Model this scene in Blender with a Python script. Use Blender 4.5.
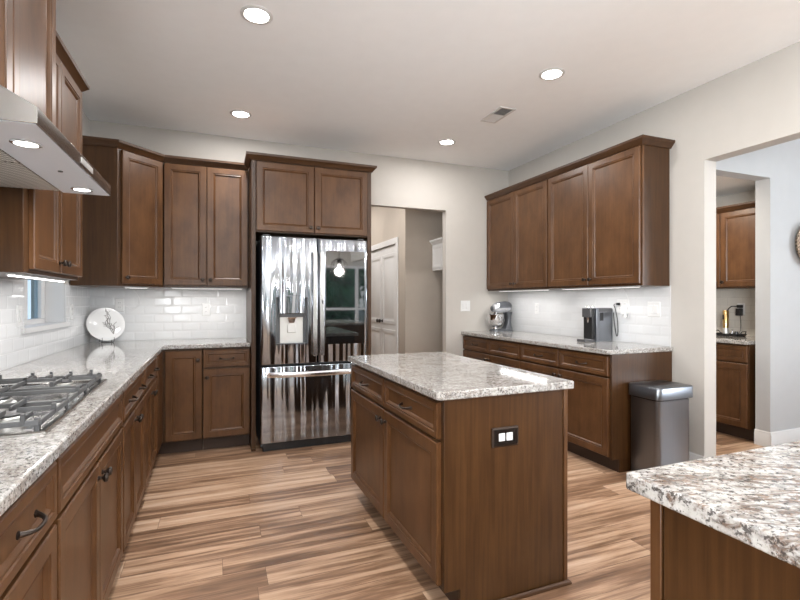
import bpy, bmesh, math, random
from math import sin, cos, pi, radians, sqrt, atan2
from mathutils import Vector as V, Matrix

random.seed(7)
for o in list(bpy.data.objects):
    bpy.data.objects.remove(o)
scn = bpy.context.scene
col = scn.collection

# ------------------------------------------------------------------ camera
cam = bpy.data.cameras.new('camera')
cam.sensor_width = 36.0
cam.lens = 462.5 * 36 / 800
cam.shift_y = 0.0006
cam.clip_start = 0.02
camera = bpy.data.objects.new('camera', cam)
camera.location = (0, 0, 1.277)
camera.rotation_euler = (pi / 2, 0, -0.376)
col.objects.link(camera)
scn.camera = camera

# ------------------------------------------------------------------ world, exposure
scn.view_settings.view_transform = 'Standard'
scn.view_settings.look = 'None'
scn.view_settings.gamma = 1.0
scn.view_settings.use_curve_mapping = False
scn.view_settings.exposure = 0.58
SKY = 1.1
DOWN_W = 10.0
UNDER_W = 1.6
world = bpy.data.worlds.new('world')
scn.world = world
world.use_nodes = True
wt = world.node_tree
wt.nodes.clear()
w_out = wt.nodes.new('ShaderNodeOutputWorld')
w_bg = wt.nodes.new('ShaderNodeBackground')
w_tc = wt.nodes.new('ShaderNodeTexCoord')
w_sep = wt.nodes.new('ShaderNodeSeparateXYZ')
w_ramp = wt.nodes.new('ShaderNodeValToRGB')
w_ramp.color_ramp.elements[0].position = 0.0
w_ramp.color_ramp.elements[0].color = (0.92, 0.96, 1.0, 1)
w_ramp.color_ramp.elements[1].position = 0.6
w_ramp.color_ramp.elements[1].color = (0.62, 0.78, 1.0, 1)
wt.links.new(w_tc.outputs['Generated'], w_sep.inputs[0])
wt.links.new(w_sep.outputs['Z'], w_ramp.inputs[0])
wt.links.new(w_ramp.outputs[0], w_bg.inputs[0])
w_bg.inputs[1].default_value = SKY
wt.links.new(w_bg.outputs[0], w_out.inputs[0])

XL_ = -1.047


def window_light(name, loc, rot, sx, sy, power, color=(0.93, 0.97, 1.0)):
    """Area light that stands in for daylight at a window opening."""
    l = bpy.data.lights.new(name, 'AREA')
    l.shape = 'RECTANGLE'
    l.size, l.size_y = sx, sy
    l.energy = power
    l.color = color
    o = bpy.data.objects.new(name, l)
    o.location = loc
    o.rotation_euler = rot
    col.objects.link(o)
    return o


SIDE_FILL_W = 380.0
# (rotation: an area light shines along its local -Z; tilted up to brighten the ceiling)
window_light('side_window_fill', (XL_ - 0.21, -2.2, 1.5), (pi / 2 + 0.75, 0, -pi / 2), 2.4, 1.5, SIDE_FILL_W)  # added fill light, placed where the fridge does not mirror it
window_light('daylight_dining_window', (6.66, -1.2, 1.5), (pi / 2 + 0.8, 0, pi / 2), 2.2, 1.5, 200, (0.82, 0.91, 1.0))

# ------------------------------------------------------------------ node helpers


def newmat(name):
    m = bpy.data.materials.new(name)
    m.use_nodes = True
    nt = m.node_tree
    nt.nodes.clear()
    out = nt.nodes.new('ShaderNodeOutputMaterial')
    b = nt.nodes.new('ShaderNodeBsdfPrincipled')
    nt.links.new(b.outputs[0], out.inputs[0])
    return m, nt, b


class N:
    def __init__(self, nt):
        self.nt = nt

    def link(self, a, b):
        self.nt.links.new(a, b)

    def set(self, sock, v):
        if v is None:
            return
        if hasattr(v, 'is_output'):
            self.link(v, sock)
        else:
            sock.default_value = v

    def node(self, t, **kw):
        n = self.nt.nodes.new(t)
        for k, v in kw.items():
            setattr(n, k, v)
        return n

    def obj(self):
        return self.node('ShaderNodeTexCoord').outputs['Object']

    def mapping(self, vec, scale=(1, 1, 1), loc=(0, 0, 0), rot=(0, 0, 0)):
        n = self.node('ShaderNodeMapping')
        self.link(vec, n.inputs[0])
        n.inputs['Location'].default_value = loc
        n.inputs['Rotation'].default_value = rot
        n.inputs['Scale'].default_value = scale
        return n.outputs[0]

    def noise(self, vec, scale, detail=3, rough=0.55, dist=0.0, out='Fac'):
        n = self.node('ShaderNodeTexNoise')
        self.link(vec, n.inputs['Vector'])
        n.inputs['Scale'].default_value = scale
        n.inputs['Detail'].default_value = detail
        n.inputs['Roughness'].default_value = rough
        n.inputs['Distortion'].default_value = dist
        return n.outputs[out]

    def ramp(self, fac, stops, interp='LINEAR'):
        n = self.node('ShaderNodeValToRGB')
        n.color_ramp.interpolation = interp
        e = n.color_ramp.elements
        while len(e) < len(stops):
            e.new(0.5)
        for i, (p, c) in enumerate(stops):
            e[i].position = p
            e[i].color = (*c, 1) if len(c) == 3 else c
        self.set(n.inputs[0], fac)
        return n.outputs[0]

    def mix(self, fac, a, b, mode='MIX'):
        n = self.node('ShaderNodeMix', data_type='RGBA', blend_type=mode)
        self.set(n.inputs[0], fac)
        for s, v in ((n.inputs[6], a), (n.inputs[7], b)):
            if isinstance(v, tuple) and len(v) == 3:
                v = (*v, 1)
            self.set(s, v)
        return n.outputs[2]

    def math(self, op, a, b=None, c=None, clamp=False):
        n = self.node('ShaderNodeMath', operation=op, use_clamp=clamp)
        self.set(n.inputs[0], a)
        self.set(n.inputs[1], b)
        self.set(n.inputs[2], c)
        return n.outputs[0]

    def sep(self, vec):
        n = self.node('ShaderNodeSeparateXYZ')
        self.link(vec, n.inputs[0])
        return n.outputs

    def comb(self, x=0.0, y=0.0, z=0.0):
        n = self.node('ShaderNodeCombineXYZ')
        for s, v in zip(n.inputs, (x, y, z)):
            self.set(s, v)
        return n.outputs[0]

    def bump(self, h, strength=0.2, dist=0.01):
        n = self.node('ShaderNodeBump')
        self.set(n.inputs['Height'], h)
        n.inputs['Strength'].default_value = strength
        n.inputs['Distance'].default_value = dist
        return n.outputs[0]


def plain(name, c, rough=0.5, metal=0.0, coat=0.0, spec=0.5, bumpy=0.0, vary=0.04):
    m, nt, b = newmat(name)
    n = N(nt)
    v = n.obj()
    k = n.noise(v, 9, 3)
    lo = tuple(max(0, x * (1 - vary)) for x in c)
    hi = tuple(min(1, x * (1 + vary)) for x in c)
    n.link(n.ramp(k, [(0.3, lo), (0.7, hi)]), b.inputs['Base Color'])
    b.inputs['Roughness'].default_value = rough
    b.inputs['Metallic'].default_value = metal
    b.inputs['Coat Weight'].default_value = coat
    b.inputs['Specular IOR Level'].default_value = spec
    if bumpy:
        n.link(n.bump(n.noise(v, 160, 4), bumpy, 0.002), b.inputs['Normal'])
    return m


def glow(name, c, strength):
    m, nt, b = newmat(name)
    b.inputs['Base Color'].default_value = (*c, 1)
    b.inputs['Emission Color'].default_value = (*c, 1)
    b.inputs['Emission Strength'].default_value = strength
    return m


def wood(name, dark, light, axis='z', rough=0.36, mottle=0.5):
    """Stained maple: fine grain along AXIS over a cloudy stain."""
    m, nt, b = newmat(name)
    n = N(nt)
    v = n.obj()
    s = {'z': (38, 38, 1.6), 'x': (1.6, 38, 38), 'y': (38, 1.6, 38)}[axis]
    g = n.noise(n.mapping(v, s), 1.5, 5, 0.6, 0.3)
    s2 = {'z': (3.2, 3.2, 1.6), 'x': (1.6, 3.2, 3.2), 'y': (3.2, 1.6, 3.2)}[axis]
    c = n.noise(n.mapping(v, s2), 2.4, 4, 0.6)
    f = n.math('ADD', n.math('MULTIPLY', g, 1 - mottle), n.math('MULTIPLY', c, mottle))
    n.link(n.ramp(f, [(0.33, dark), (0.66, light)]), b.inputs['Base Color'])
    b.inputs['Roughness'].default_value = rough
    b.inputs['Coat Weight'].default_value = 0.03
    b.inputs['Specular IOR Level'].default_value = 0.38
    b.inputs['Coat Roughness'].default_value = 0.25
    n.link(n.bump(g, 0.05, 0.002), b.inputs['Normal'])
    return m


def granite(name, rot, warm=0.5, scale=1.0, stretch=2.6):
    m, nt, b = newmat(name)
    n = N(nt)
    v = n.mapping(n.obj(), (scale,) * 3)
    vr = n.mapping(n.mapping(v, rot=(0, 0, rot)), (1.0, stretch, stretch))
    flow = n.noise(vr, 7.5, 7, 0.68, 0.8)
    mid = n.noise(vr, 30, 5, 0.7, 0.5)
    fine = n.noise(v, 95, 4, 0.7)
    base = n.ramp(n.noise(v, 38, 4, 0.65), [(0.32, (0.2805, 0.2592, 0.238)), (0.5, (0.4505, 0.4377, 0.4165)), (0.7, (0.544, 0.5355, 0.5185))])
    bm_ = n.math('MULTIPLY', n.ramp(flow, [(0.46, (0, 0, 0)), (0.56, (1, 1, 1))]), n.ramp(mid, [(0.42, (0, 0, 0)), (0.52, (1, 1, 1))]))
    base = n.mix(n.math('MULTIPLY', bm_, 0.35 + warm * 0.5), base, n.ramp(fine, [(0.38, (0.17, 0.09775, 0.0595)), (0.62, (0.06375, 0.03825, 0.0255))]))
    gm = n.ramp(n.noise(n.mapping(v, loc=(5, 3, 1)), 60, 5, 0.72), [(0.53, (0, 0, 0)), (0.60, (1, 1, 1))])
    base = n.mix(n.math('MULTIPLY', gm, 0.62), base, (0.1615, 0.1573, 0.153))
    sp = n.ramp(n.noise(n.mapping(v, loc=(1, 7, 2)), 105, 3, 0.7), [(0.545, (0, 0, 0)), (0.60, (1, 1, 1))])
    base = n.mix(n.math('MULTIPLY', sp, 0.85), base, (0.05, 0.043, 0.04))
    n.link(base, b.inputs['Base Color'])
    b.inputs['Roughness'].default_value = 0.07
    b.inputs['Specular IOR Level'].default_value = 0.55
    return m


def floor_mat():
    m, nt, b = newmat('plank_floor')
    n = N(nt)
    x, y, z = n.sep(n.obj())
    PW, PL = 0.15, 1.22
    yr = n.math('DIVIDE', y, PW)
    row = n.math('FLOOR', yr)
    wn = n.node('ShaderNodeTexWhiteNoise', noise_dimensions='1D')
    n.link(row, wn.inputs['W'])
    xs = n.math('ADD', n.math('DIVIDE', x, PL), n.math('MULTIPLY', wn.outputs['Value'], 7.0))
    cl = n.math('FLOOR', xs)
    w2 = n.node('ShaderNodeTexWhiteNoise', noise_dimensions='2D')
    n.link(n.comb(row, cl, 0.0), w2.inputs['Vector'])
    rnd = w2.outputs['Value']
    # long streaks along the plank, different on every plank
    vec = n.comb(n.math('MULTIPLY', x, 1.0), n.math('MULTIPLY', y, 17.0), n.math('MULTIPLY', rnd, 40.0))
    st = n.noise(vec, 1.3, 4, 0.55, 0.5)
    vec2 = n.comb(n.math('MULTIPLY', x, 5.0), n.math('MULTIPLY', y, 90.0), n.math('MULTIPLY', rnd, 40.0))
    gr = n.noise(vec2, 1.5, 3, 0.6)
    f = n.math('ADD', n.math('MULTIPLY', st, 0.80), n.math('MULTIPLY', n.math('SUBTRACT', rnd, 0.5), 0.20))
    f = n.math('ADD', f, n.math('MULTIPLY', n.math('SUBTRACT', gr, 0.5), 0.22))
    c = n.ramp(f, [(0.22, (0.12, 0.062, 0.033)), (0.35, (0.25, 0.142, 0.083)), (0.46, (0.45, 0.285, 0.18)), (0.60, (0.60, 0.425, 0.30))])
    fy = n.math('FRACT', yr)
    fx = n.math('FRACT', xs)
    ey = n.math('MULTIPLY', n.math('MINIMUM', fy, n.math('SUBTRACT', 1.0, fy)), PW)
    ex = n.math('MULTIPLY', n.math('MINIMUM', fx, n.math('SUBTRACT', 1.0, fx)), PL)
    e = n.math('MINIMUM', ey, ex)
    gap = n.math('LESS_THAN', e, 0.0012)
    n.link(n.mix(n.math('MULTIPLY', gap, 0.65), c, (0.06, 0.03, 0.016)), b.inputs['Base Color'])
    n.link(n.ramp(gr, [(0.3, (0.33,) * 3), (0.7, (0.45,) * 3)]), b.inputs['Roughness'])
    h = n.math('SUBTRACT', n.math('MULTIPLY', gr, 0.15), n.math('MULTIPLY', gap, 1.0))
    n.link(n.bump(h, 0.15, 0.001), b.inputs['Normal'])
    return m


def tile_mat(name, axis, c1=(0.66, 0.665, 0.67), grout=(0.61, 0.61, 0.61), rough=0.12):
    """Bevelled white subway tile; AXIS is the horizontal direction of the wall."""
    m, nt, b = newmat(name)
    n = N(nt)
    x, y, z = n.sep(n.obj())
    u = x if axis == 'x' else y
    TW, TH = 0.1545, 0.0785
    zr = n.math('DIVIDE', z, TH)
    row = n.math('FLOOR', zr)
    xs = n.math('ADD', n.math('DIVIDE', u, TW), n.math('MULTIPLY', n.math('MODULO', row, 2.0), 0.5))
    fy, fx = n.math('FRACT', zr), n.math('FRACT', xs)
    ey = n.math('MULTIPLY', n.math('MINIMUM', fy, n.math('SUBTRACT', 1.0, fy)), TH)
    ex = n.math('MULTIPLY', n.math('MINIMUM', fx, n.math('SUBTRACT', 1.0, fx)), TW)
    e = n.math('MINIMUM', ey, ex)
    g = n.math('LESS_THAN', e, 0.0014)
    w = n.node('ShaderNodeTexWhiteNoise', noise_dimensions='2D')
    n.link(n.comb(row, n.math('FLOOR', xs), 0.0), w.inputs['Vector'])
    c = n.mix(w.outputs['Value'], tuple(k * 0.96 for k in c1), c1)
    n.link(n.mix(g, c, grout), b.inputs['Base Color'])
    n.link(n.math('ADD', n.math('MULTIPLY', g, 0.5), rough), b.inputs['Roughness'])
    h = n.math('MINIMUM', n.math('DIVIDE', e, 0.014), 1.0)
    n.link(n.bump(h, 0.3, 0.0035), b.inputs['Normal'])
    return m


def steel_mat(name, c=(0.62, 0.62, 0.63), rough=0.22, wave=0.0, brush='z'):
    m, nt, b = newmat(name)
    n = N(nt)
    v = n.obj()
    s = {'z': (160, 160, 1.0), 'x': (1.0, 160, 160), 'y': (160, 1.0, 160)}[brush]
    g = n.noise(n.mapping(v, s), 2.0, 3, 0.6)
    n.link(n.ramp(g, [(0.3, tuple(k * 0.93 for k in c)), (0.7, c)]), b.inputs['Base Color'])
    b.inputs['Metallic'].default_value = 1.0
    b.inputs['Roughness'].default_value = rough
    if wave:
        wv = n.noise(n.mapping(v, (13, 13, 0.5)), 1.0, 1, 0.4)
        n.link(n.bump(wv, wave, 0.05), b.inputs['Normal'])
    else:
        n.link(n.bump(g, 0.03, 0.001), b.inputs['Normal'])
    return m


M = {}
M['wall'] = plain('wall_paint', (0.47, 0.443, 0.408), 0.75, bumpy=0.03, vary=0.015)
M['wall_daylit'] = plain('wall_paint_daylit', (0.43, 0.435, 0.44), 0.75, bumpy=0.03, vary=0.015)  # cooler copy of the wall paint, bluish daylight put into the colour
M['wall_hall'] = plain('hall_wall_paint', (0.41, 0.357, 0.303), 0.75, bumpy=0.03, vary=0.015)
M['ceiling'] = plain('ceiling_paint', (0.91, 0.925, 0.935), 0.85, bumpy=0.03, vary=0.01)
M['trim'] = plain('white_trim_paint', (0.62, 0.615, 0.61), 0.35, vary=0.01)
M['white'] = plain('white_plastic', (0.68, 0.68, 0.675), 0.3, vary=0.01)
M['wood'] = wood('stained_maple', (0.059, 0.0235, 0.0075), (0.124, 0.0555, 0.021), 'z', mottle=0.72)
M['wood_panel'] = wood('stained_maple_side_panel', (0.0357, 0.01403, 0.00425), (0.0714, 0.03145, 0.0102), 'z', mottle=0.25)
M['wood_x'] = wood('stained_maple_rail_x', (0.0391, 0.01615, 0.00595), (0.0765, 0.03485, 0.0136), 'x')
M['wood_y'] = wood('stained_maple_rail_y', (0.0391, 0.01615, 0.00595), (0.0765, 0.03485, 0.0136), 'y')
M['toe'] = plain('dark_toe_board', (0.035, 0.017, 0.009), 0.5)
M['bronze'] = plain('dark_bronze', (0.055, 0.042, 0.035), 0.32, 0.85)
M['granite'] = granite('speckled_granite', 0.3, 0.22, 1.5, 1.8)
M['granite_light'] = granite('pale_granite', 1.2, 0.12, 1.25, 2.2)
M['granite_brown'] = granite('brown_streaked_granite', 0.45, 1.0, 0.8, 3.2)
M['floor'] = floor_mat()
M['tile_x'] = tile_mat('subway_tile_x', 'x')
M['tile_y'] = tile_mat('subway_tile_y', 'y')
M['tile_warm'] = tile_mat('cream_subway_tile', 'y', (0.55, 0.525, 0.485), (0.42, 0.39, 0.36), 0.3)
M['steel'] = steel_mat('brushed_steel', (0.62, 0.62, 0.63), 0.24)
M['fridge'] = steel_mat('fridge_steel', (0.325, 0.345, 0.375), 0.12, wave=0.7)
M['steel_y'] = steel_mat('hood_steel', (0.33, 0.315, 0.30), 0.25, brush='y')
M['steel_bin'] = steel_mat('bin_steel', (0.21, 0.22, 0.24), 0.3)
M['chrome'] = plain('polished_steel', (0.75, 0.75, 0.76), 0.1, 1.0, vary=0.0)
M['hood_under'] = plain('pale_grey_enamel', (0.64, 0.67, 0.73), 0.4, 0.0, vary=0.01)
M['black'] = plain('black_plastic', (0.012, 0.012, 0.013), 0.35)
M['iron'] = plain('grey_cast_iron', (0.085, 0.085, 0.087), 0.4, 0.4)
M['burner'] = plain('burner_alloy', (0.55, 0.55, 0.54), 0.35, 0.8)
M['dark_grey'] = plain('dark_grey_plastic', (0.05, 0.052, 0.056), 0.4)
M['mid_grey'] = plain('grey_plastic', (0.10, 0.10, 0.105), 0.35, 0.3)
M['disp'] = plain('dispenser_grey', (0.10, 0.105, 0.11), 0.35, 0.2)
M['disp_plate'] = plain('dispenser_silver', (0.62, 0.62, 0.60), 0.35, 0.5)
M['mixer'] = plain('silver_enamel', (0.62, 0.63, 0.65), 0.22, 0.55, coat=0.3)
M['mixer_dark'] = plain('grey_enamel', (0.10, 0.105, 0.115), 0.3, 0.4)
M['plate'] = plain('white_glazed_china', (0.70, 0.70, 0.695), 0.12, vary=0.0)
M['print'] = plain('grey_coral_print', (0.22, 0.21, 0.20), 0.5)
M['gold'] = plain('gold_metal', (0.72, 0.52, 0.24), 0.25, 1.0)
M['lamp'] = glow('lamp_lens', (1.0, 0.97, 0.92), 14.0)
M['led'] = glow('led_strip_lens', (1.0, 0.98, 0.95), 7.0)
M['led_dim'] = glow('led_lens_dim', (1.0, 0.98, 0.95), 1.0)
M['led_soft'] = glow('hood_lamp_lens', (1.0, 0.98, 0.94), 4.0)
M['vent'] = plain('grey_vent_paint', (0.62, 0.61, 0.60), 0.5)
M['vent_dark'] = plain('vent_shadow_gap', (0.16, 0.16, 0.16), 0.6)
M['basket'] = None
M['grass'] = plain('lawn_green', (0.06, 0.12, 0.03), 0.9, vary=0.3)
M['leaf'] = plain('leaf_green', (0.08, 0.24, 0.13), 0.5, vary=0.6)
M['bark'] = plain('tree_bark', (0.09, 0.065, 0.045), 0.9, vary=0.3)
M['siding'] = plain('white_siding', (0.75, 0.77, 0.80), 0.7)
M['roof'] = plain('grey_shingle', (0.14, 0.14, 0.15), 0.8, vary=0.2)
M['fabric'] = plain('grey_curtain', (0.6, 0.6, 0.6), 0.8)

g_, nt_, b_ = newmat('black_mirror_glass')
b_.inputs['Base Color'].default_value = (0.004, 0.006, 0.007, 1)
b_.inputs['Roughness'].default_value = 0.03
b_.inputs['IOR'].default_value = 2.6
M['black_glass'] = g_



def glass_mat(name, tint):
    m, nt, b = newmat(name)
    nt.nodes.remove(b)
    mx_ = nt.nodes.new('ShaderNodeMixShader')
    tr = nt.nodes.new('ShaderNodeBsdfTransparent')
    gl = nt.nodes.new('ShaderNodeBsdfGlossy')
    tr.inputs[0].default_value = (*tint, 1)
    gl.inputs['Roughness'].default_value = 0.02
    mx_.inputs[0].default_value = 0.06
    nt.links.new(tr.outputs[0], mx_.inputs[1])
    nt.links.new(gl.outputs[0], mx_.inputs[2])
    nt.links.new(mx_.outputs[0], [n for n in nt.nodes if n.type == 'OUTPUT_MATERIAL'][0].inputs[0])
    return m


M['glass'] = glass_mat('clear_glass', (0.97, 0.98, 0.97))
M['glass_blue'] = glass_mat('bluish_glass', (0.70, 0.78, 0.84))

m_, nt_, b_ = newmat('hood_filter_mesh')
n_ = N(nt_)
v_ = n_.obj()
w1 = n_.node('ShaderNodeTexWave', wave_type='BANDS', bands_direction='DIAGONAL')
n_.link(n_.mapping(v_, (1, 1, 0)), w1.inputs['Vector'])
w1.inputs['Scale'].default_value = 34
w2 = n_.node('ShaderNodeTexWave', wave_type='BANDS', bands_direction='DIAGONAL')
n_.link(n_.mapping(v_, (1, -1, 0)), w2.inputs['Vector'])
w2.inputs['Scale'].default_value = 34
f_ = n_.math('MAXIMUM', w1.outputs['Fac'], w2.outputs['Fac'])
n_.link(n_.ramp(f_, [(0.45, (0.16, 0.145, 0.13)), (0.75, (0.72, 0.70, 0.66))]), b_.inputs['Base Color'])
b_.inputs['Metallic'].default_value = 0.5
b_.inputs['Roughness'].default_value = 0.4
n_.link(n_.bump(f_, 0.6, 0.004), b_.inputs['Normal'])
M['filter'] = m_

m_, nt_, b_ = newmat('woven_rattan')
n_ = N(nt_)
v_ = n_.obj()
ck = n_.node('ShaderNodeTexChecker')
n_.link(n_.mapping(v_, (1, 1, 1)), ck.inputs['Vector'])
ck.inputs['Scale'].default_value = 60
k_ = n_.noise(v_, 40, 3)
c_ = n_.mix(ck.outputs['Fac'], n_.ramp(k_, [(0.3, (0.42, 0.30, 0.20)), (0.7, (0.62, 0.50, 0.38))]), (0.10, 0.065, 0.045))
n_.link(c_, b_.inputs['Base Color'])
b_.inputs['Roughness'].default_value = 0.7
n_.link(n_.bump(ck.outputs['Fac'], 0.5, 0.006), b_.inputs['Normal'])
M['basket'] = m_

# ------------------------------------------------------------------ mesh builder
ROOT = {}


class MB:
    """Collects shapes, given in place-coordinates, for one mesh."""

    def __init__(self):
        self.v, self.f = [], []

    def add(self, vs, fs):
        b = len(self.v)
        self.v += [V(p) for p in vs]
        self.f += [[b + i for i in f] for f in fs]
        return self

    def box(self, x0, x1, y0, y1, z0, z1):
        x0, x1 = min(x0, x1), max(x0, x1)
        y0, y1 = min(y0, y1), max(y0, y1)
        z0, z1 = min(z0, z1), max(z0, z1)
        return self.add([(x0, y0, z0), (x1, y0, z0), (x1, y1, z0), (x0, y1, z0), (x0, y0, z1), (x1, y0, z1), (x1, y1, z1), (x0, y1, z1)],
                        [(0, 3, 2, 1), (4, 5, 6, 7), (0, 1, 5, 4), (1, 2, 6, 5), (2, 3, 7, 6), (3, 0, 4, 7)])

    def rings(self, rings, cap0=True, cap1=True, closed=False):
        n = len(rings[0])
        vs = [p for r in rings for p in r]
        fs = []
        m = len(rings)
        for i in range(m if closed else m - 1):
            a, b = i * n, ((i + 1) % m) * n
            for j in range(n):
                k = (j + 1) % n
                fs.append((a + j, a + k, b + k, b + j))
        if cap0 and not closed:
            fs.append(tuple(reversed(range(n))))
        if cap1 and not closed:
            fs.append(tuple((m - 1) * n + j for j in range(n)))
        return self.add(vs, fs)

    def prism(self, poly, z0, z1):
        return self.rings([[(x, y, z0) for x, y in poly], [(x, y, z1) for x, y in poly]])

    def lathe(self, c, prof, axis=(0, 0, 1), n=20):
        a = V(axis).normalized()
        u = a.orthogonal().normalized()
        w = a.cross(u)
        c = V(c)
        rr = []
        for r, h in prof:
            r = max(r, 1e-5)
            rr.append([c + a * h + (u * cos(2 * pi * k / n) + w * sin(2 * pi * k / n)) * r for k in range(n)])
        return self.rings(rr)

    def tube(self, pts, r, n=8, closed=False):
        pts = [V(p) for p in pts]
        rr = []
        m = len(pts)
        up = None
        for i, p in enumerate(pts):
            if closed:
                t = pts[(i + 1) % m] - pts[i - 1]
            else:
                t = pts[min(i + 1, m - 1)] - pts[max(i - 1, 0)]
            t.normalize()
            if up is None:
                up = t.orthogonal().normalized()
            up = (up - t * up.dot(t))
            if up.length < 1e-6:
                up = t.orthogonal()
            up.normalize()
            w = t.cross(up)
            ri = r[i] if isinstance(r, (list, tuple)) else r
            rr.append([p + (up * cos(2 * pi * k / n) + w * sin(2 * pi * k / n)) * ri for k in range(n)])
        return self.rings(rr, closed=closed)

    def ball(self, c, rx, ry, rz, n=16, m=10):
        rr = []
        for i in range(m + 1):
            t = -pi / 2 + pi * i / m
            q = max(cos(t), 1e-4)
            rr.append([(c[0] + rx * q * cos(2 * pi * k / n), c[1] + ry * q * sin(2 * pi * k / n), c[2] + rz * sin(t)) for k in range(n)])
        return self.rings(rr)

    def build(self, name, mat, parent=None, bevel=0.0, seg=2, smooth=35):
        off = V(ROOT.get(parent.name, (0, 0, 0))) if parent is not None else V((0, 0, 0))
        loc = V((0, 0, 0))
        if parent is None:   # a thing that is one mesh: origin at the middle of its base
            xs, ys, zs = zip(*[(p.x, p.y, p.z) for p in self.v])
            loc = V(((min(xs) + max(xs)) / 2, (min(ys) + max(ys)) / 2, min(zs)))
            off = loc
        me = bpy.data.meshes.new(name)
        me.from_pydata([tuple(p - off) for p in self.v], [], self.f)
        bm = bmesh.new()
        bm.from_mesh(me)
        bmesh.ops.recalc_face_normals(bm, faces=bm.faces)
        bm.to_mesh(me)
        bm.free()
        me.materials.append(M[mat] if isinstance(mat, str) else mat)
        o = bpy.data.objects.new(name, me)
        col.objects.link(o)
        if parent is not None:
            o.parent = parent
        o.location = loc
        ROOT[o.name] = tuple(off)
        if bevel:
            md = o.modifiers.new('bevel', 'BEVEL')
            md.width = bevel
            md.segments = seg
            md.limit_method = 'ANGLE'
            md.angle_limit = radians(40)
            md.harden_normals = False
        if smooth:
            for p in me.polygons:
                p.use_smooth = True
            me.set_sharp_from_angle(angle=radians(smooth))
        return o


def thing(name, label, cat, loc, group=None):
    o = bpy.data.objects.new(name, None)
    o.empty_display_size = 0.1
    o.location = loc
    col.objects.link(o)
    ROOT[o.name] = tuple(loc)
    o['label'] = label
    o['category'] = cat
    if group:
        o['group'] = group
    return o


def tag(o, label, cat, group=None):
    o['label'] = label
    o['category'] = cat
    if group:
        o['group'] = group
    return o


def struct(o):
    o['kind'] = 'structure'
    return o


# ------------------------------------------------------------------ room constants
XL, XR, YB, H = -1.047, 3.319, 4.785, 2.865
XR2 = 3.445
YR = -4.0          # rear wall, behind the camera
XD = 6.5           # far side of the dining room

# ------------------------------------------------------------------ structure
fl = MB().box(-1.3, XD + 0.2, YR - 0.2, 8.2, -0.08, 0.0).build('floor', 'floor', smooth=0)
# keep the floor's own coordinates at the place's origin so the boards stay aligned
struct(fl)
struct(MB().box(-1.3, XD + 0.2, YR - 0.2, 8.2, H, H + 0.1).build('ceiling', 'ceiling', smooth=0))

WY0, WY1, WZ0, WZ1 = 3.29, 4.069, 1.10, 2.25
w = MB()
w.box(XL - 0.2, XL, YR, -3.4, 0, H).box(XL - 0.2, XL, -1.0, WY0, 0, H).box(XL - 0.2, XL, -3.4, -1.0, 0, 0.75).box(XL - 0.2, XL, -3.4, -1.0, 2.25, H).box(XL - 0.2, XL, WY1, YB + 0.1, 0, H)
w.box(XL - 0.2, XL, WY0, WY1, 0, WZ0).box(XL - 0.2, XL, WY0, WY1, WZ1, H)
struct(w.build('wall_left', 'wall', smooth=0))

DX0, DX1, DZ = 1.345, 2.463, 2.318
w = MB()
w.box(XL, DX0, YB, YB + 0.09, 0, H).box(DX1, XR2, YB, YB + 0.09, 0, H).box(DX0, DX1, YB, YB + 0.09, DZ, H)
struct(w.build('wall_back', 'wall', smooth=0))

OZ = 2.308
w = MB()
w.box(XR, XR2, 2.333, YB, 0, H).box(XR, XR2, YR, 2.333, OZ, H)
struct(w.build('wall_right', 'wall', smooth=0))

# wall across the end of the dining room, with the opening to the serving pantry
w = MB()
w.box(XR2, 3.53, 2.55, 2.67, 0, H).box(3.53, 4.458, 2.55, 2.67, 2.34, H).box(4.458, XD, 2.55, 2.67, 0, H)
struct(w.build('wall_dining', 'wall_daylit', smooth=0))

# far side of the dining room with a window
w = MB()
w.box(XD, XD + 0.15, YR, -2.4, 0, H).box(XD, XD + 0.15, 0.0, 2.67, 0, H)
w.box(XD, XD + 0.15, -2.4, 0.0, 0, 0.7).box(XD, XD + 0.15, -2.4, 0.0, 2.3, H)
struct(w.build('wall_dining_side', 'wall_daylit', smooth=0))

# rear wall: a window, a narrow window and a patio door
w = MB()
w.box(XL, -0.8, YR - 0.15, YR, 0, H)
w.box(-0.8, 0.8, YR - 0.15, YR, 0, 0.75).box(-0.8, 0.8, YR - 0.15, YR, 2.25, H)
w.box(0.8, 2.3, YR - 0.15, YR, 0, H)
w.box(2.3, 4.7, YR - 0.15, YR, 2.2, H)
w.box(4.7, XD, YR - 0.15, YR, 0, H)
struct(w.build('wall_rear', 'wall', smooth=0))

# hall beyond the doorway
HX, HY = 2.285, 5.6
w = MB().box(HX, HX + 0.1, HY, 5.92, 0, H).box(HX, HX + 0.1, 7.18, 8.1, 0, H).box(HX, HX + 0.1, 5.92, 7.18, 2.06, H)
w.box(HX + 0.1, 4.4, HY, HY + 0.1, 0, H)
struct(w.build('wall_hall_right', 'wall_hall', smooth=0))
struct(MB().box(1.0, 1.1, YB + 0.09, 8.1, 0, H).build('wall_hall_left', 'wall_hall', smooth=0))
struct(MB().box(1.0, HX + 0.1, 8.1, 8.2, 0, H).build('wall_hall_end', 'wall_hall', smooth=0))
struct(MB().box(4.3, 4.4, YB + 0.09, HY, 0, H).build('wall_hall_side', 'wall_hall', smooth=0))

# serving pantry shell
struct(MB().box(5.06, 5.18, 2.67, 4.5, 0, H).build('wall_pantry_right', 'wall', smooth=0))
struct(MB().box(XR2, 5.06, 4.4, 4.5, 0, H).build('wall_pantry_back', 'wall', smooth=0))
struct(MB().box(XR2, 5.06, 2.67, 4.4, 2.40, 2.46).build('ceiling_pantry', 'ceiling', smooth=0))


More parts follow.
